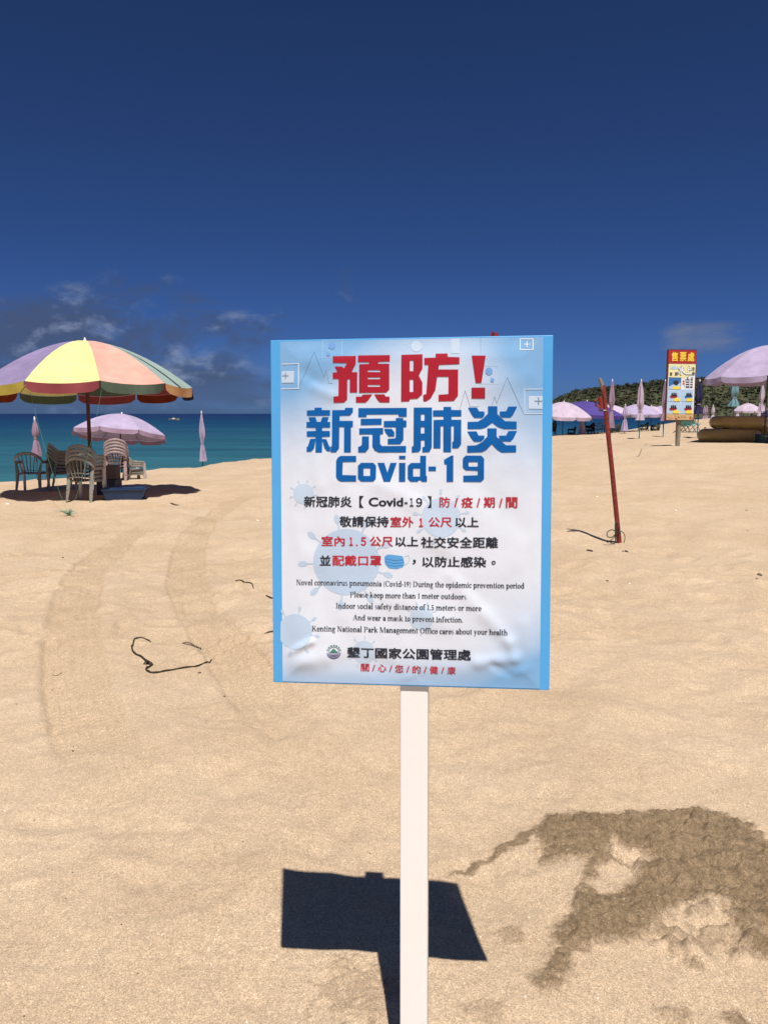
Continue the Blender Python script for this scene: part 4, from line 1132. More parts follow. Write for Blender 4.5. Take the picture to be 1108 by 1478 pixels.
GLY = {
 'o': (44, [_ring(22, 22, 20, 24)]), 'c': (38, [_ring(22, 22, 20, 24, 45, 320), _dot(33, 36, 5)]), 'e': (41, [_ring(22, 22, 20, 24, 0, 322), _bx(6, 22, 41, 26)]),
 'n': (52, _st(12, 0, 45) + [_ring(27, 26, 18, 20, 0, 170)] + _st(40, 0, 28, 1, 0)), 'm': (80, _st(12, 0, 45) + [_ring(27, 26, 18, 20, 0, 170)] + _st(40, 0, 28, 1, 0) + [_ring(55, 26, 18, 20, 0, 170)] + _st(68, 0, 28, 1, 0)),
 'h': (52, _st(12, 0, 70) + [_ring(27, 26, 18, 20, 0, 170)] + _st(40, 0, 28, 1, 0)), 'l': (25, _st(12, 0, 70)), 'i': (25, _st(12, 0, 45) + [_dot(12, 60)]), 'r': (37, _st(12, 0, 45) + [_ring(26, 28, 14, 17, 60, 165), _dot(31, 38, 5.5)]),
 'u': (52, _st(12, 16, 45, 0, 1) + [_ring(25, 17, 18, 18, 180, 345)] + _st(40, 0, 45)), 'a': (42, [_ring(19, 13, 16, 14.5)] + _st(32, 2, 34, 0, 0) + [_ring(20, 31, 17, 15, 10, 150), _bx(32, 0, 42, 4), _dot(8, 36, 5)]),
 's': (34, [_ring(17, 33, 13, 13, 35, 265, 8, 4), _ring(17, 12, 14, 13, -145, 90, 8, 4)]), 'p': (50, _st(12, -22, 45) + [_ring(29, 22, 18, 24, -150, 150)]), 'b': (48, _st(11, 2, 70, 0, 1) + [_ring(27, 22, 18, 24, -150, 150)]),
 'd': (50, _st(38, 0, 70, 1, 1) + [_ring(21, 22, 18, 24, 30, 330)]), 'g': (42, [_ring(20, 29, 17, 17), _ring(20, -9, 19, 13, 0, 360, 8, 4), _dg(12, 2, 8, 14, 7), _bx(32, 38, 43, 43)]), 't': (31, _st(13, 6, 57, 0, 0) + [_bx(3, 41, 27, 45), _ring(21, 10, 13, 11, 180, 310)]),
 'f': (31, _st(12, 0, 58, 1, 0) + [_bx(3, 41, 26, 45), _ring(22, 56, 15, 15, 40, 180), _dot(31, 64, 5)]), 'v': (45, [_dg(22, 0, 10, 45, 11), _dg(22, 0, 36, 45, 5), _srf(10, 41, 10), _srf(36, 41, 8)]), 'y': (45, [_dg(22, 0, 10, 45, 11), _dg(12, -22, 36, 45, 5), _srf(10, 41, 10), _srf(36, 41, 8), _dot(9, -18, 5)]),
 'w': (66, [_dg(20, 0, 9, 45, 10), _dg(20, 0, 33, 45, 5), _dg(45, 0, 33, 45, 10), _dg(45, 0, 58, 45, 5), _srf(9, 41, 9), _srf(58, 41, 8), _srf(33, 41, 7)]), 'k': (52, _st(12, 0, 70) + [_dg(18, 20, 38, 45, 6), _dg(42, 0, 24, 28, 11), _srf(43, 0, 9), _srf(38, 41, 8)]),
 'N': (70, _st(13, 0, 66, 1, 2, 6) + _st(57, 0, 66, 0, 2, 6) + [_dg(54, 0, 15, 66, 12)]), 'C': (60, [_ring(34, 33, 30, 34, 42, 318, 12, 4), _bx(54, 44, 58, 66)]), 'D': (66, _st(14, 0, 66, 1, 1, 11) + [_ring(28, 33, 34, 33, -95, 95, 12, 4)]), 'P': (56, _st(14, 0, 66, 1, 1, 11) + [_ring(28, 48, 24, 18, -100, 100, 11, 4)]),
 'I': (32, _st(15, 0, 66, 1, 2, 11)), 'A': (64, [_dg(10, 0, 30, 66, 5), _dg(52, 0, 32, 66, 12), _bx(18, 20, 44, 24), _srf(10, 0, 9), _srf(52, 0, 10)]), 'K': (66, _st(14, 0, 66, 1, 2, 11) + [_dg(20, 26, 50, 66, 6), _dg(55, 0, 30, 40, 12), _srf(56, 0, 10), _srf(50, 62, 9)]),
 'M': (84, _st(12, 0, 66, 1, 1, 6) + _st(71, 0, 66, 1, 1, 11) + [_dg(40, 0, 14, 66, 12), _dg(40, 0, 68, 66, 5)]), 'O': (70, [_ring(35, 33, 31, 34, 0, 360, 12, 4)]), '1': (34, _st(18, 0, 62, 1, 0, 11) + [_dg(9, 50, 18, 60, 7)]), '9': (42, [_ring(20, 42, 17, 20, 0, 360), _dg(14, 0, 34, 42, 9)]),
 '5': (40, [_ring(18, 19, 18, 20, -150, 130), _bx(8, 32, 13, 62), _bx(8, 55, 34, 62)]), '(': (24, [_ring(28, 26, 22, 44, 120, 240, 8, 5)]), ')': (24, [_ring(-4, 26, 22, 44, -60, 60, 8, 5)]), '-': (28, [_bx(4, 20, 24, 27)]), '.': (18, [_dot(8, 5, 6)]), ' ': (22, [])}
def serif_run(s, x0, x1, base0, base1, cap=7.9):
    shapes = []; x = 0
    for c in s:
        adv, parts = GLY[c]
        for P, Fs in parts: shapes.append(([(a + x, b) for a, b in P], Fs))
        x += adv
    k = (x1 - x0) / x; q = cap / 68
    return [([(x0 + a * k, base0 + (base1 - base0) * a / x - b * q) for a, b in P], Fs) for P, Fs in shapes]

# ------------------------------------------------------------------ the covid sign
SW, SH, YAW, LEAN, ROLL = .580, .724, -.110, .066, .008
SC = Vector((.052, 1.660, 1.293))
Rm = Matrix.Rotation(YAW, 3, 'Z') @ Matrix.Rotation(-LEAN, 3, 'X') @ Matrix.Rotation(-ROLL, 3, 'Y')
L_up = SC.z / (Rm @ Vector((0, 0, 1))).z
base = SC - (Rm @ Vector((0, 0, 1))) * L_up
sign = thing('information_sign', base, 0, 'white covid prevention notice with blue border on a white wooden post', 'sign')
sign.rotation_euler = Rm.to_euler()
# measured corners -> board coordinates (u right, v up, origin at board centre)
HB = homography([(389, 492), (796, 484), (397, 984.5), (793, 994)], [(-SW / 2, SH / 2), (SW / 2, SH / 2), (-SW / 2, -SH / 2), (SW / 2, -SH / 2)])
def up_(V): V = np.array(V, float); V[:, 1] += L_up; return V
M_BLUE = mat('sky_blue_board', (.085, .37, .74), .42, .05, 6, spec=.3)
M_WPOST = mat('white_painted_post', (.82, .80, .77), .5, .05, 3, bump=.05, bscale=18, streak=(1, 1, .6), spec=.3)
PU0, PU1, PV0, PV1 = -SW / 2 + .0205, SW / 2 - .0195, -SH / 2 + .003, SH / 2 - .003
CREASES = [  # u0, v0, u1, v1 (px pairs), width m, height m
    ((412, 945), (452, 925), .008, .0042), ((412, 958), (470, 950), .020, .0040), ((470, 955), (560, 965), .022, -.0022), ((575, 985), (600, 975), .009, .0030), ((600, 975), (625, 990), .010, -.0022),
    ((650, 830), (735, 925), .016, .0028), ((735, 925), (742, 950), .011, .0022), ((690, 955), (745, 948), .013, .0030), ((712, 958), (735, 972), .009, -.0026), ((735, 972), (768, 962), .012, .0020),
    ((630, 805), (690, 870), .020, -.0016), ((550, 700), (600, 725), .018, .0016), ((455, 560), (478, 572), .012, .0022), ((440, 540), (460, 556), .014, -.0020), ((700, 560), (760, 545), .022, .0014),
    ((455, 650), (462, 700), .014, .0014), ((520, 700), (545, 660), .020, -.0012), ((640, 620), (700, 640), .024, .0012), ((560, 860), (640, 900), .026, .0016), ((460, 830), (480, 900), .024, -.0016),
    ((772, 720), (774, 840), .010, .0016), ((768, 560), (770, 660), .014, -.0014), ((436, 500), (470, 498), .012, .0014), ((740, 640), (730, 720), .022, .0012), ((600, 740), (640, 790), .022, .0012),
    ((505, 600), (520, 640), .020, .0010), ((690, 700), (760, 760), .026, -.0014), ((420, 760), (440, 800), .024, .0012), ((760, 900), (774, 980), .016, .0020)]
_cr = [(hmap(HB, [a, b]), w_, h_) for a, b, w_, h_ in CREASES]
def relief(u, v):
    u = np.asarray(u, float); v = np.asarray(v, float)
    z = .0016 * fbm(u * 5 + 3, v * 5, 3) + .0008 * fbm(u * 14, v * 11 + 4, 2) + .0034
    for (ab, w_, h_) in _cr:
        a, b = ab; d = b - a; t = ((u - a[0]) * d[0] + (v - a[1]) * d[1]) / (d ** 2).sum(); tc_ = np.clip(t, 0, 1)
        dist2 = (u - a[0] - tc_ * d[0]) ** 2 + (v - a[1] - tc_ * d[1]) ** 2
        z = z + 1.3 * h_ * np.exp(-dist2 / w_ ** 2)
    edge = np.minimum(np.minimum(u - PU0, PU1 - u), np.minimum(v - PV0, PV1 - v))
    z = np.where(z < .0012, .0012 * np.exp(np.minimum(z - .0012, 0) / .0012), z)
    return z * sstep(0, .045, edge) + .0008
def relief_up(u, v): return relief(u, np.asarray(v) - L_up)
BT = .006
bd = MB().box((0, 0, L_up), (SW, BT, SH)).build('board', M_BLUE, sign); bevel(bd, .0012, 2)
FY = -BT / 2
# poster sheet with its printed tint
def poster_tint(px, py):
    """printed background: white middle running to pale blue at the corners"""
    a = 1.0 * np.exp(-((px - 402) / 95) ** 2 - ((py - 545) / 85) ** 2) + .85 * np.exp(-((px - 795) / 95) ** 2 - ((py - 575) / 90) ** 2)
    a = a + .55 * np.exp(-((px - 595) / 260) ** 2 - ((py - 478) / 50) ** 2) + .60 * np.exp(-((px - 430) / 130) ** 2 - ((py - 485) / 60) ** 2) + .5 * np.exp(-((px - 760) / 60) ** 2 - ((py - 500) / 60) ** 2)
    a = a + .90 * sstep(930, 1005, py + (px - 600) * .05) + .75 * np.exp(-((px - 790) / 70) ** 2 - ((py - 960) / 75) ** 2) + .25 * np.exp(-((px - 400) / 40) ** 2 - ((py - 960) / 60) ** 2)
    return np.clip(a, 0, 1)
us = np.arange(PU0, PU1 + 1e-6, (PU1 - PU0) / 175); vs_ = np.arange(PV0, PV1 + 1e-6, (PV1 - PV0) / 230)
U, V = np.meshgrid(us, vs_)
HI = np.linalg.inv(HB); PX = hmap(HI, np.c_[U.ravel(), V.ravel()])
Yp = FY - relief(U, V)
mp_me = bpy.data.meshes.new('poster'); nu, nv = len(us), len(vs_)
ii = np.arange(nu * nv).reshape(nv, nu)
mp_me.from_pydata(np.stack([U, Yp, V + L_up], -1).reshape(-1, 3).tolist(), [], np.stack([ii[:-1, :-1], ii[:-1, 1:], ii[1:, 1:], ii[1:, :-1]], -1).reshape(-1, 4).tolist())
mp_me.polygons.foreach_set('use_smooth', [True] * len(mp_me.polygons))
a_ = mp_me.attributes.new('print_tint', 'FLOAT', 'POINT'); a_.data.foreach_set('value', poster_tint(PX[:, 0], PX[:, 1]).astype(np.float32))
def paper(name, col, tint=None, rough=.42, spec=.2):
    m = bpy.data.materials.new(name); m.use_nodes = True; nt = m.node_tree; n = nt.nodes; l = nt.links; p = n['Principled BSDF']
    t = n.new('ShaderNodeTexCoord'); ns = n.new('ShaderNodeTexNoise'); l.new(t.outputs['Object'], ns.inputs['Vector']); ns.inputs['Scale'].default_value = 26; ns.inputs['Detail'].default_value = 5
    b = n.new('ShaderNodeBump'); b.inputs['Strength'].default_value = .22; b.inputs['Distance'].default_value = .004; l.new(ns.outputs[0], b.inputs['Height']); l.new(b.outputs[0], p.inputs['Normal'])
    p.inputs['Roughness'].default_value = rough; p.inputs['Specular IOR Level'].default_value = spec
    if tint:
        a = n.new('ShaderNodeAttribute'); a.attribute_name = 'print_tint'; r = n.new('ShaderNodeMix'); r.data_type = 'RGBA'
        l.new(a.outputs['Fac'], r.inputs['Factor']); r.inputs['A'].default_value = (*col, 1); r.inputs['B'].default_value = (*tint, 1); l.new(r.outputs['Result'], p.inputs['Base Color'])
    else: p.inputs['Base Color'].default_value = (*col, 1)
    return m
M_POSTER = paper('poster_paper', (.68, .72, .80), (.20, .40, .66))
mp_me.materials.append(M_POSTER)
poster = link('poster', mp_me, sign)
I_RED = paper('red_ink', (.37, .016, .032)); I_BLUE = paper('blue_ink', (.004, .105, .36)); I_BLACK = paper('black_ink', (.022, .025, .035)); I_RED2 = paper('bright_red_ink', (.46, .025, .040))
I_PALE = paper('pale_blue_ink', (.46, .58, .73)); I_PALE2 = paper('paler_blue_ink', (.50, .61, .75)); I_WHITE = paper('white_ink', (.80, .83, .86)); I_GREY = paper('grey_line_ink', (.19, .27, .37)); I_MOL = paper('molecule_ink', (.17, .34, .66)); I_MASK = paper('mask_blue_ink', (.11, .36, .70)); I_MASKL = paper('mask_fold_ink', (.045, .19, .46)); I_GREEN = paper('green_ink', (.05, .24, .14)); I_PURP = paper('purple_ink', (.12, .12, .26))
_lay = [0]
def spread(shapes):
    out = []
    for s in shapes: out += s if isinstance(s, list) else [s]
    return out
def ink(name, shapes, mt, lift, cut=True, parent=None, label=None):
    """shapes: list of (points, faces) in photo pixels"""
    P = []; Fs = []; Lf = []
    for k, (pts, fs) in enumerate(spread(shapes)):
        o_ = len(P); P += list(pts); Fs += [tuple(i + o_ for i in f) for f in fs]; Lf += [.000006 * (k % 10)] * len(pts)
    V2 = up_(hmap(HB, P))
    _lay[0] += 1
    o = flat(name, V2, Fs, lift + .00001 * (_lay[0] % 12), mt, parent or poster, relief_up, .005, cut, y0=FY, lifts=Lf)
    if label: o['label'] = label
    return o
def scr(pts, ox, oy, s, r=1.1): return rounded([(ox + a / s, oy + b / s) for a, b in pts], r * .8, 2)
def sh(pts, ox, oy, s, holes=(), r=1.1): return tess(scr(pts, ox, oy, s, r), [scr(h, ox, oy, s, r * .6) for h in holes])
A2 = (430, 500, 6.518); A3 = (430, 580, 6.518); A4 = (590, 580, 6.518); AB = (580, 470, 4.817); AA = (380, 470, 5.036)
T = .00085
ink('lettering', [sh([(325, 100), (540, 97), (540, 170), (500, 250), (555, 250), (555, 440), (485, 440), (485, 315), (462, 315), (462, 505), (432, 535), (335, 537), (335, 480), (380, 475), (380, 312), (325, 312), (325, 255), (370, 250), (343, 197), (412, 197), (428, 215), (460, 165), (325, 162)], *A2, r=.6),
     sh([(560, 92), (858, 88), (858, 148), (750, 151), (750, 170), (853, 170), (855, 410), (825, 440), (572, 443), (572, 175), (663, 172), (663, 155), (560, 155)], *A2, [rect(653, 230, 768, 248), rect(653, 298, 768, 315), rect(653, 368, 768, 386)], .6),
     sh([(608, 460), (695, 457), (655, 515), (630, 535), (543, 535), (543, 480), (595, 478)], *A2, r=.6), sh([(715, 457), (808, 457), (822, 478), (858, 478), (858, 532), (768, 532), (745, 510)], *A2, r=.6),
     sh([(-9, 208), (138, 204), (138, 300), (112, 352), (138, 400), (138, 480), (105, 512), (50, 515), (50, 530), (-9, 533)], *AB, [rect(50, 248, 75, 322), rect(50, 380, 75, 466)], .8),
     sh([(150, 230), (228, 228), (228, 200), (310, 198), (312, 222), (393, 225), (393, 272), (252, 278), (248, 310), (384, 310), (384, 490), (355, 527), (250, 530), (250, 485), (318, 480), (318, 360), (240, 360), (228, 450), (195, 510), (165, 530), (145, 530), (143, 487), (165, 480), (178, 278), (150, 278)], *AB, r=.8),
     sh([(477, 213), (574, 213), (545, 403), (505, 403)], *AB, r=.5), sh([(477, 435), (571, 435), (571, 510), (477, 510)], *AB, r=.4)], I_RED, T, label='red headline lettering')
ink('lettering', [sh([(85, 88), (157, 85), (157, 62), (225, 62), (225, 85), (303, 85), (303, 135), (85, 137)], *A3, r=.4),
     sh([(100, 152), (165, 150), (180, 195), (215, 195), (230, 150), (292, 150), (275, 195), (305, 195), (305, 248), (230, 248), (230, 280), (303, 280), (303, 333), (230, 335), (230, 355), (270, 357), (298, 425), (309, 428), (309, 470), (280, 470), (255, 445), (232, 370), (230, 480), (170, 482), (168, 365), (158, 440), (128, 473), (85, 475), (85, 430), (97, 425), (118, 355), (168, 352), (168, 335), (85, 333), (85, 283), (168, 280), (168, 250), (82, 248), (82, 195), (115, 195)], *A3, r=.5),
     sh([(322, 85), (440, 83), (445, 62), (517, 62), (517, 100), (490, 135), (393, 137), (393, 185), (518, 185), (518, 240), (500, 242), (500, 480), (435, 480), (435, 242), (390, 242), (390, 440), (360, 480), (311, 480), (311, 428), (322, 420)], *A3, r=.6),
     sh([(567, 65), (1020, 62), (1020, 145), (945, 145), (940, 122), (645, 125), (645, 148), (567, 150)], *A3, r=.4), sh([(590, 165), (785, 162), (785, 220), (590, 225)], *A3, r=.4),
     sh([(577, 255), (800, 250), (800, 308), (772, 310), (772, 400), (790, 420), (1015, 418), (1015, 478), (760, 480), (720, 460), (700, 425), (700, 310), (577, 312)], *A3, r=.6),
     sh([(603, 330), (668, 330), (668, 440), (635, 480), (568, 480), (568, 428), (590, 422), (603, 405)], *A3, r=.6),
     sh([(805, 185), (918, 183), (918, 157), (988, 157), (988, 180), (1018, 180), (1018, 240), (990, 243), (990, 360), (960, 402), (843, 403), (843, 352), (910, 348), (918, 335), (918, 243), (805, 243)], *A3, r=.6),
     sh([(808, 258), (880, 258), (905, 290), (905, 330), (850, 330), (820, 290)], *A3, r=.5),
     sh([(42, 60), (213, 58), (213, 430), (190, 475), (125, 478), (125, 430), (145, 425), (145, 365), (112, 365), (110, 450), (90, 475), (25, 480), (25, 425), (42, 418)], *A4, [rect(110, 122, 143, 182), rect(110, 242, 143, 302)], .7),
     sh([(222, 85), (320, 83), (320, 52), (392, 52), (392, 80), (487, 82), (487, 140), (395, 142), (395, 172), (487, 172), (487, 400), (460, 438), (403, 440), (403, 380), (417, 375), (417, 232), (393, 232), (393, 475), (320, 475), (320, 232), (294, 232), (294, 440), (228, 440), (228, 175), (320, 172), (320, 142), (222, 142)], *A4, r=.6),
     sh([(548, 58), (632, 58), (652, 93), (703, 95), (703, 132), (680, 155), (610, 155), (590, 135)], *A4, r=.5), sh([(1007, 48), (925, 48), (905, 92), (845, 95), (845, 128), (868, 150), (945, 150), (968, 125)], *A4, r=.5),
     sh([(735, 45), (823, 45), (823, 118), (895, 185), (1003, 188), (1003, 258), (885, 258), (830, 240), (775, 200), (715, 245), (670, 258), (545, 260), (545, 192), (640, 190), (690, 160), (735, 115)], *A4, r=.7),
     sh([(730, 252), (817, 252), (817, 330), (905, 410), (1000, 410), (1000, 475), (865, 478), (820, 450), (772, 400), (720, 455), (680, 475), (543, 480), (543, 415), (625, 412), (680, 382), (730, 330)], *A4, r=.7),
     sh([(543, 282), (630, 280), (648, 320), (703, 320), (703, 346), (672, 376), (608, 378), (580, 345)], *A4, r=.5), sh([(1007, 275), (928, 277), (905, 320), (840, 320), (840, 342), (872, 373), (945, 375), (975, 345)], *A4, r=.5)], I_BLUE, T, label='blue headline lettering')
ink('lettering', [sh([(550, 513), (550, 568), (425, 570), (422, 692), (550, 695), (550, 753), (405, 753), (375, 735), (362, 705), (362, 560), (378, 528), (405, 513)], *A3, r=.7),
     sh([(595, 577), (710, 577), (735, 605), (735, 725), (710, 753), (595, 753), (566, 725), (566, 605)], *A3, [rect(618, 628, 680, 700)], 1.0), sh([(748, 577), (812, 577), (842, 668), (870, 577), (928, 577), (868, 753), (808, 753)], *A3, r=.3),
     sh(rect(950, 577, 1010, 753), *A3, r=.3), sh(rect(950, 510, 1010, 542), *A3, r=.3),
     sh([(-11, 605), (20, 577), (105, 577), (105, 510), (160, 510), (160, 695), (170, 705), (170, 753), (125, 753), (100, 735), (80, 753), (15, 753), (-11, 725)], *A4, [rect(40, 628, 104, 705)], .7),
     sh(rect(183, 610, 253, 652), *A4, r=.3), sh([(395, 507), (415, 507), (415, 753), (352, 753), (352, 590), (330, 588), (328, 548)], *A4, r=.3),
     sh([(530, 507), (675, 507), (702, 535), (702, 725), (675, 753), (508, 753), (508, 695), (643, 692), (643, 648), (530, 645), (503, 620), (503, 535)], *A4, [rect(557, 567, 643, 610)], 1.0)], I_BLUE, T, label='blue latin lettering')
def run(s, x0, x1, yt, yb, dy=0.0, bold=.012):
    return [([(x0 + (x1 - x0) * a, yb + dy * a - (yb - yt) * b) for a, b in V_], Fs) for V_, Fs in text_polys(s, bold * 1.5)]
sl = .2
def rows(*rws):
    for black, red in rws:
        ink('lettering', black, I_BLACK, T, False, label='black chinese body lettering row')
        ink('lettering', red, I_RED2, T, False, label='red chinese body lettering row')
rows(([run('新冠肺炎', 439.8, 508.5, 716.4, 732.4, 0, .018), run('【', 519, 525.6, 716, 733, 0, .004), run('Covid', 532.4, 582.2, 718, 731.2, 0, .022), run('-', 584, 588.4, 725, 727.2, 0, 0), run('１', 591.6, 597, 718.6, 731.2, 0, .02), run('９', 600.6, 609.6, 718.4, 731.4, 0, .02), run('】', 616.9, 622.6, 716, 733, 0, .004)],
      [run('防', 633.9, 649.5, 717, 732.6, 0, .018), run('/', 655.2, 660.6, 718.5, 732, 0, .02), run('疫', 665.3, 682, 717, 732.8, 0, .018), run('/', 687.2, 692.4, 718.5, 732.2, 0, .02), run('期', 697.3, 713.5, 717, 732.8, 0, .018),
       run('/', 719.2, 724.3, 718.7, 732.4, 0, .02), run('間', 729, 745.7, 717, 733, 0, .018)]),
     ([run('敬請保持', 490.7, 561.7, 745.0, 760.8, 0, .018), run('以上', 656.7, 690.5, 746, 760.8, 0, .02)], [run('室外', 563.8, 597.5, 745.4, 760.8, 0, .018), run('１', 605, 611, 747.4, 760.4, 0, .03), run('公尺', 618.5, 652.3, 746, 760.8, 0, .02)]),
     ([run('以上', 571, 604.4, 774, 788.6, 0, .02), run('社交安全距離', 607.6, 718.4, 774, 790.4, 0, .018)], [run('室內', 465.2, 498.8, 773.6, 788.6, 0, .018), run('１', 505, 510.6, 775, 788, 0, .03), run('.', 515, 517.2, 785.8, 788, 0, 0), run('５', 521.5, 529.4, 775, 788, 0, .03), run('公尺', 534.5, 568.1, 774, 788.8, 0, .02)]),
     ([run('並', 463, 478.8, 801.2, 816.4, 0, .018), run('，', 596, 601, 807, 814, 0, .01), run('以防止感染', 609.7, 701.5, 802.4, 818, 0, .018), run('。', 709, 715, 808, 814, 0, .012)], [run('配戴口罩', 481, 551.6, 801.2, 816.8, 0, .018)]))
for (s, x0, x1, y0, y1) in [('Novel coronavirus pneumonia (Covid-19) During the epidemic prevention period', 429.2, 756.2, 844.0, 847.8), ('Please keep more than 1 meter outdoors', 506.7, 673.5, 861.3, 863.4),
                            ('Indoor social safety distance of 1.5 meters or more', 486.2, 695, 877.3, 879.8), ('And wear a mask to prevent infection.', 511.2, 669, 894, 896.4), ('Kenting National Park Management Office cares about your health', 452.4, 732.6, 910, 914.3)]:
    ink('lettering', serif_run(s, x0, x1, y0, y1), I_BLACK, T, False, label='small black english lettering line')
ink('lettering', [run('墾丁國家公園管理處', 502.9, 680.5, 932.4, 948.2, 3.0, .018)], I_BLACK, T, False, label='black park office lettering')
ink('lettering', [run(c_, x0 - 6, x0 + 6, 956.8 + k * .65, 968 + k * .65, 0, .012) for k, (c_, x0) in enumerate(zip('關心您的健康', (528.8, 553.3, 577.7, 602.8, 627.5, 652.7)))] +
    [run('/', x0 - 2.3, x0 + 2.3, 958.2 + k * .65, 967.5 + k * .65, 0, .01) for k, x0 in enumerate((541.2, 565.7, 590.4, 615.3, 640.2))], I_RED2, T, False, label='small red lettering')
# printed viruses
for (cx, cy, r, mt, n, ph) in [(501.2, 811, 47.5, I_PALE, 9, .3), (439.3, 713.6, 14.7, I_PALE2, 9, .1), (636.6, 747, 28, I_PALE2, 9, .5), (428, 911, 25, I_PALE, 8, .2), (609.4, 891, 17, I_PALE2, 9, .2), (526.8, 940, 16, I_PALE2, 9, .6)]:
    shp = [tess(circle(cx, cy, r, 40))]
    for k in range(n):
        a = ph + 2 * pi * k / n; ex, ey = cx + cos(a) * r * 1.32, cy + sin(a) * r * 1.32
        if ex < 408: continue
        shp.append(stroke([(cx + cos(a) * r * .97, cy + sin(a) * r * .97), (cx + cos(a) * r * 1.25, cy + sin(a) * r * 1.25)], r * .045))
        q = circle(0, 0, 1, 12); ca, sa = cos(a), sin(a)
        shp.append(tess([(ex + (u_ * .15 * ca - w_ * .085 * sa) * r, ey + (u_ * .15 * sa + w_ * .085 * ca) * r) for u_, w_ in q]))
    if cx == 428: shp[0] = tess([(max(x_, 407), y_) for x_, y_ in circle(cx, cy, r, 40)])
    ink('printed_virus', shp, mt, .00030, True, label='pale blue printed virus')
# printed icons
def outline_rect(a, b, c, d, w): return [stroke([(a, b), (c, b)], w), stroke([(c, b), (c, d)], w), stroke([(c, d), (a, d)], w), stroke([(a, d), (a, b)], w)]
def fr(x, y, ox, oy, s): return (ox + x / s, oy + y / s)
def cross(cx, cy, L, w): return [stroke([(cx - L, cy), (cx + L, cy)], w), stroke([(cx, cy - L), (cx, cy - w * .6)], w), stroke([(cx, cy + w * .6), (cx, cy + L)], w)]
ink('printed_icon', [stroke([(406, 526.5), (430.5, 526)], 1.7), stroke([(430.5, 526), (430.8, 561.8)], 1.7), stroke([(430.8, 561.8), (406, 562.2)], 1.7), tess(rect(406, 536.5, 424, 553.5))], I_PALE2, .0007)
ink('printed_icon', cross(411.4, 543.6, 4, 1.5), I_GREY, .0010)
ink('printed_icon', outline_rect(464.6, 492, 492.5, 517.3, .45) + [stroke([(478, 503), (474, 511)], .5), stroke([(481, 504), (485, 508)], .5)], I_PALE, .0004)
ink('printed_icon', [tess(circle(477.9, 499.8, 5, 20)), tess(circle(473, 512.3, 2.7, 14))], I_MOL, .0009)
ink('heartbeat_line', [stroke([fr(*p, *AA) for p in [(262, 445), (367, 195), (440, 380), (455, 325), (475, 423), (500, 424)]], .45), stroke([fr(*p, *AB) for p in [(395, 590), (433, 455), (468, 565), (530, 565)]], .45), stroke([fr(*p, *AB) for p in [(612, 580), (637, 495), (650, 545), (723, 365), (836, 610)]], .45),
                       stroke([fr(*p, *AB) for p in [(538, 75), (540, 195)]], .4)], I_GREY, .0005)
ink('printed_icon', outline_rect(*fr(812, 95, *AB), *fr(900, 170, *AB), 1.1) + cross(*fr(858, 132, *AB), 4, 1.1), I_WHITE, .0005)
ink('printed_icon', outline_rect(*fr(532, 284, *AB), *fr(665, 408, *AB), .45) + [stroke([fr(600, 330, *AB), fr(618, 378, *AB)], .5)], I_PALE, .0004)
ink('printed_icon', [tess(circle(*fr(597, 322, *AB), 5.2, 20)), tess(circle(*fr(620, 383, *AB), 2.7, 14))], I_MOL, .0009)
ink('printed_icon', [stroke([fr(970, 442, *AB), fr(842, 445, *AB)], 1.5), stroke([fr(842, 445, *AB), fr(845, 614, *AB)], 1.5), stroke([fr(845, 614, *AB), fr(968, 613, *AB)], 1.5), tess([fr(*p, *AB) for p in rect(872, 490, 968, 580)])], I_PALE2, .0007)
ink('printed_icon', cross(*fr(940, 527, *AB), 5, 1.8), I_GREY, .0010)
ink('printed_icon', [tess([fr(*p, *AB) for p in rect(332, 92, 392, 198)]), tess(circle(*fr(95, 148, *AB), 8, 20))], I_PALE2, .0004)
# printed mask
mk = [(555.5, 803), (561, 799.8), (572, 801), (582, 802), (584.5, 812), (583, 817.5), (573, 820.8), (562, 819.5), (556.5, 813)]
ink('printed_mask', [tess(rounded(mk, 2, 3))], I_MASK, .0006, label='printed blue face mask')
ink('printed_mask', [stroke([(557, 806), (570, 808.5), (583, 807.5)], .6), stroke([(557, 810), (570, 812.8), (583.5, 811.5)], .6), stroke([(559, 814.5), (571, 817), (583, 815)], .6)], I_MASKL, .0008)
ink('printed_mask', [stroke([(584, 803), (590, 801), (592, 806), (589, 812), (584.5, 815)], .6)], I_PALE, .0006)
# park emblem: ring, mountain and water
def ringseg(cx, cy, r0, r1, a0, a1, n=10):
    P = []; 
    for k in range(n + 1):
        a = a0 + (a1 - a0) * k / n; P += [(cx + r0 * cos(a), cy + r0 * sin(a)), (cx + r1 * cos(a), cy + r1 * sin(a))]
    return P, [(2 * k, 2 * k + 1, 2 * k + 3, 2 * k + 2) for k in range(n)]
ex, ey = 484.3, 939.7
ink('emblem', [ringseg(ex, ey, 8.6, 10.2, a, a + .26, 3) for a in np.arange(pi * 1.06, pi * 1.94, .42)] + [tess([(ex - 6, ey + .5), (ex - 3, ey - 2.5), (ex - .5, ey - 5.2), (ex + 2.2, ey - 2.6), (ex + 6, ey + .5)])], I_GREEN, .0008, label='round park emblem with green mountain')
ink('emblem', [ringseg(ex, ey, 6.9, 7.6, 0, 2 * pi, 32), ringseg(ex, ey, 8.6, 10.0, .12, pi - .12, 16), tess([(ex - 6.2, ey + .7), (ex + 6.2, ey + .7), (ex + 5.6, ey + 3), (ex + 3.5, ey + 5.2), (ex, ey + 6), (ex - 3.5, ey + 5.2), (ex - 5.6, ey + 3)])], I_PURP, .0008)
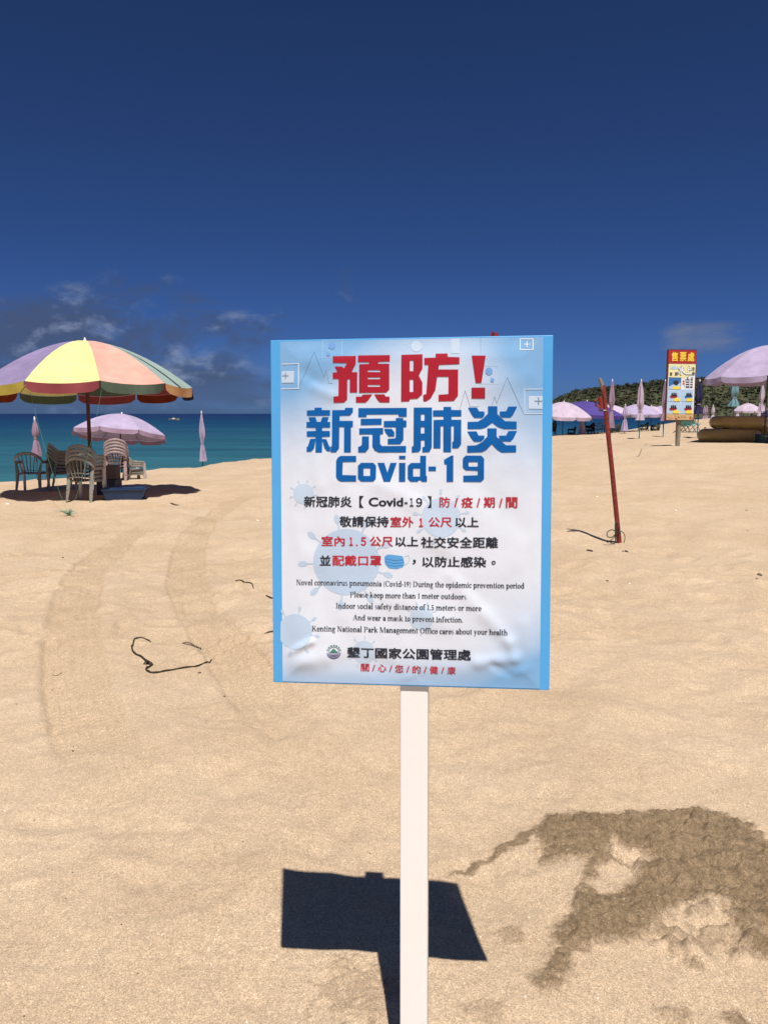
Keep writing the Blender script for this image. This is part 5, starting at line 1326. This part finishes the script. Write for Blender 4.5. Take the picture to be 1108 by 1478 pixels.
ink('emblem', [stroke([(ex - 5.5, ey + 2.3), (ex - 2.5, ey + 1.7), (ex, ey + 2.3), (ex + 2.5, ey + 1.7), (ex + 5.5, ey + 2.3)], .5), stroke([(ex - 4.5, ey + 4), (ex - 1.5, ey + 3.5), (ex + 1.5, ey + 4), (ex + 4.5, ey + 3.5)], .5)], I_WHITE, .0011)
# post behind the board, with its bolts
pw = .059
po = MB().box((.0105, BT / 2 + .0215, (L_up + SH / 2 - .012 - .35) / 2), (pw, .040, L_up + SH / 2 - .012 + .35)).build('post', M_WPOST, sign)
bevel(po, .003, 2)

# ------------------------------------------------------------------ ticket board
D = 22.0
def tb(px, py): q = at(px, py, D); return q
b = at(979.2, 642, D); b.z = interp_z(b.x, D)
TBY = radians(5)
ts = thing('ticket_board', b, TBY, 'tall ticket office board with red header and boat pictures on a short wooden post', 'sign')
m_px = F / D
BW, BH = 42.3 / m_px, 100.6 / m_px; bc_x = xat(981.3, D, 556) - b.x; bc_z = zat(556.3, D) - b.z
M_DKRED = mat('dark_red_frame', (.12, .02, .02), .6)
MB().box((bc_x, 0, bc_z), (BW, .06, BH)).build('board', M_DKRED, ts)
MB().tube([(0, .09, -.4), (.0, .09, .3), (.005, .09, bc_z + .4)], [.070, .068, .06], 12).build('post', mat('grey_driftwood', (.27, .23, .17), .9, .3, 6, bump=.5, bscale=14, streak=(8, 8, .7)), ts, True)
HT = homography([(959.9, 506.2), (1003, 506), (960.3, 607.5), (1002.8, 607.3)], [(bc_x - BW / 2, bc_z + BH / 2), (bc_x + BW / 2, bc_z + BH / 2), (bc_x - BW / 2, bc_z - BH / 2), (bc_x + BW / 2, bc_z - BH / 2)])
def flatmat(name, c): return mat(name, c, .5, .06, 3, spec=.3)
T8 = (940, 480, 6.595)
tl = [0]
def tink(name, shapes, mt, lift, parent=None, label=None):
    P = []; Fs = []; Lf = []
    for k, (pts, fs) in enumerate(spread(shapes)):
        o_ = len(P); P += [fr(*p, *T8) for p in pts]; Fs += [tuple(i + o_ for i in f) for f in fs]; Lf += [.0003 * (k % 10)] * len(pts)
    tl[0] += 1
    o = flat(name, hmap(HT, P), Fs, lift + .0001 * (tl[0] % 8), mt, parent or ts, None, cut=False, y0=-.03, lifts=Lf)
    if label: o['label'] = label
    return o
TY, TW = flatmat('sign_yellow', (.85, .66, .06)), flatmat('sign_white', (.74, .78, .82)); TR = flatmat('sign_red', (.40, .03, .035)); TK = flatmat('sign_black', (.03, .03, .04)); TBL = flatmat('sign_blue', (.04, .16, .40)); TPB = flatmat('sign_pale_blue', (.42, .58, .78)); TPY = flatmat('sign_pale_yellow', (.78, .74, .40)); TSA = flatmat('sign_tan', (.55, .38, .20)); TNV = flatmat('sign_navy', (.03, .09, .22))
panel = tink('printed_sheet', [tess(rect(143, 308, 408, 832))], TW, .003)
tink('header', [tess(rect(140, 180, 412, 304))], TR, .003)
def trun(s, x0, x1, y0, y1, bold=.02): return [([(x0 + (x1 - x0) * a, y1 - (y1 - y0) * q) for a, q in V_], Fs) for V_, Fs in text_polys(s, bold)]
tink('lettering', [trun('售', 165, 232, 196, 284, .03), trun('票', 246, 314, 196, 284, .03), trun('處', 326, 392, 196, 284, .03)], TY, .007, label='yellow header lettering')
tink('printed_sky', [tess([(143, 309), (408, 309), (408, 400), (300, 440), (143, 432)])], TPY, .006, panel)
tink('lettering_blob', [tess([(195 + 38 * cos(a), 345 + 15 * sin(a)) for a in np.linspace(0, 2 * pi, 16, endpoint=False)]), ], TPB, .010, panel)  # plain ellipse in place of small greyish lettering
tink('lettering', [trun('水上', 232, 378, 322, 416, .06)], TNV, .013, panel, 'outline of white lettering')
tink('lettering', [trun('水上', 238, 372, 328, 410, .025)], flatmat('sign_bright_white', (.85, .87, .88)), .017, panel, 'white lettering')
tink('lettering', [trun('套', 155, 182, 386, 420), trun('票', 205, 235, 386, 420), trun('活', 372, 398, 335, 372), trun('動', 378, 402, 380, 416)], TK, .010, panel)
tink('printed_picture', [tess(rect(150, 435, 272, 545))], TBL, .010, panel, 'printed picture of speedboat on blue water')
tink('printed_boat', [tess([(195, 470), (235, 462), (248, 492), (225, 512), (198, 498)])], TK, .014, panel); tink('printed_spray', [tess([(152, 520), (200, 498), (232, 510), (265, 480), (270, 543), (152, 543)])], TPB, .012, panel)
tink('printed_caption', [tess([(188, 528), (206, 514), (262, 520), (262, 544), (188, 544)])], TY, .016, panel)
rows = [stroke([(322, 455 + 22 * k), (352, 455 + 22 * k)], 9) for k in range(4)] + [stroke([(366, 455 + 22 * k), (384, 455 + 22 * k)], 9) for k in range(4)] + [tess(circle(335, 437, 7, 10)), tess(circle(376, 437, 7, 10))] + [stroke([(312, 450), (308, 520)], 3), stroke([(318, 528), (385, 528)], 3)]
tink('price_list', rows, TK, .010, panel); tink('price_list', [tess(circle(295, 470, 8, 12)), tess(circle(295, 493, 8, 12))], TR, .010, panel)
for (x0, y0, x1, y1, c) in [(145, 548, 272, 658, TPB), (277, 548, 396, 658, TPB), (145, 664, 272, 772, TPB), (277, 664, 396, 772, TPB)]:
    tink('printed_picture', [tess(rect(x0, y0, x1, y1))], c, .010, panel, 'printed picture of riders on inflatables')
    cx = (x0 + x1) / 2 + (12 if x0 > 200 else -6); cy = (y0 + y1) / 2 - 4
    boat = TBL if (x0 > 200 and y0 < 600) else TR
    tink('printed_boat', [tess([(cx - 38, cy + 8), (cx + 36, cy - 2), (cx + 42, cy + 14), (cx + 20, cy + 28), (cx - 30, cy + 30)])], boat, .014, panel)
    tink('printed_rider', [tess([(cx - 20 + 18 * k, cy - 20 - 4 * k % 7), (cx - 8 + 18 * k, cy - 18), (cx - 5 + 18 * k, cy + 12), (cx - 24 + 18 * k, cy + 12)]) for k in range(3)], TK, .018, panel)
    tink('printed_caption', [tess([(x1 - 68, y1 - 24), (x1 - 50, y1 - 32), (x1 - 6, y1 - 30), (x1 - 6, y1 - 2), (x1 - 66, y1 - 2)])], TY, .022, panel)
tink('printed_beach', [tess([(143, 778), (200, 770), (300, 780), (408, 768), (408, 831), (143, 831)])], TSA, .010, panel)
rnd = random.Random(2)
tink('printed_crowd', [tess([(x_ := rnd.uniform(150, 395), y_ := rnd.uniform(788, 818)), (x_ + rnd.uniform(5, 12), y_ + 2), (x_ + 8, y_ + 9), (x_ - 1, y_ + 7)]) for _ in range(24)], TR, .014, panel)
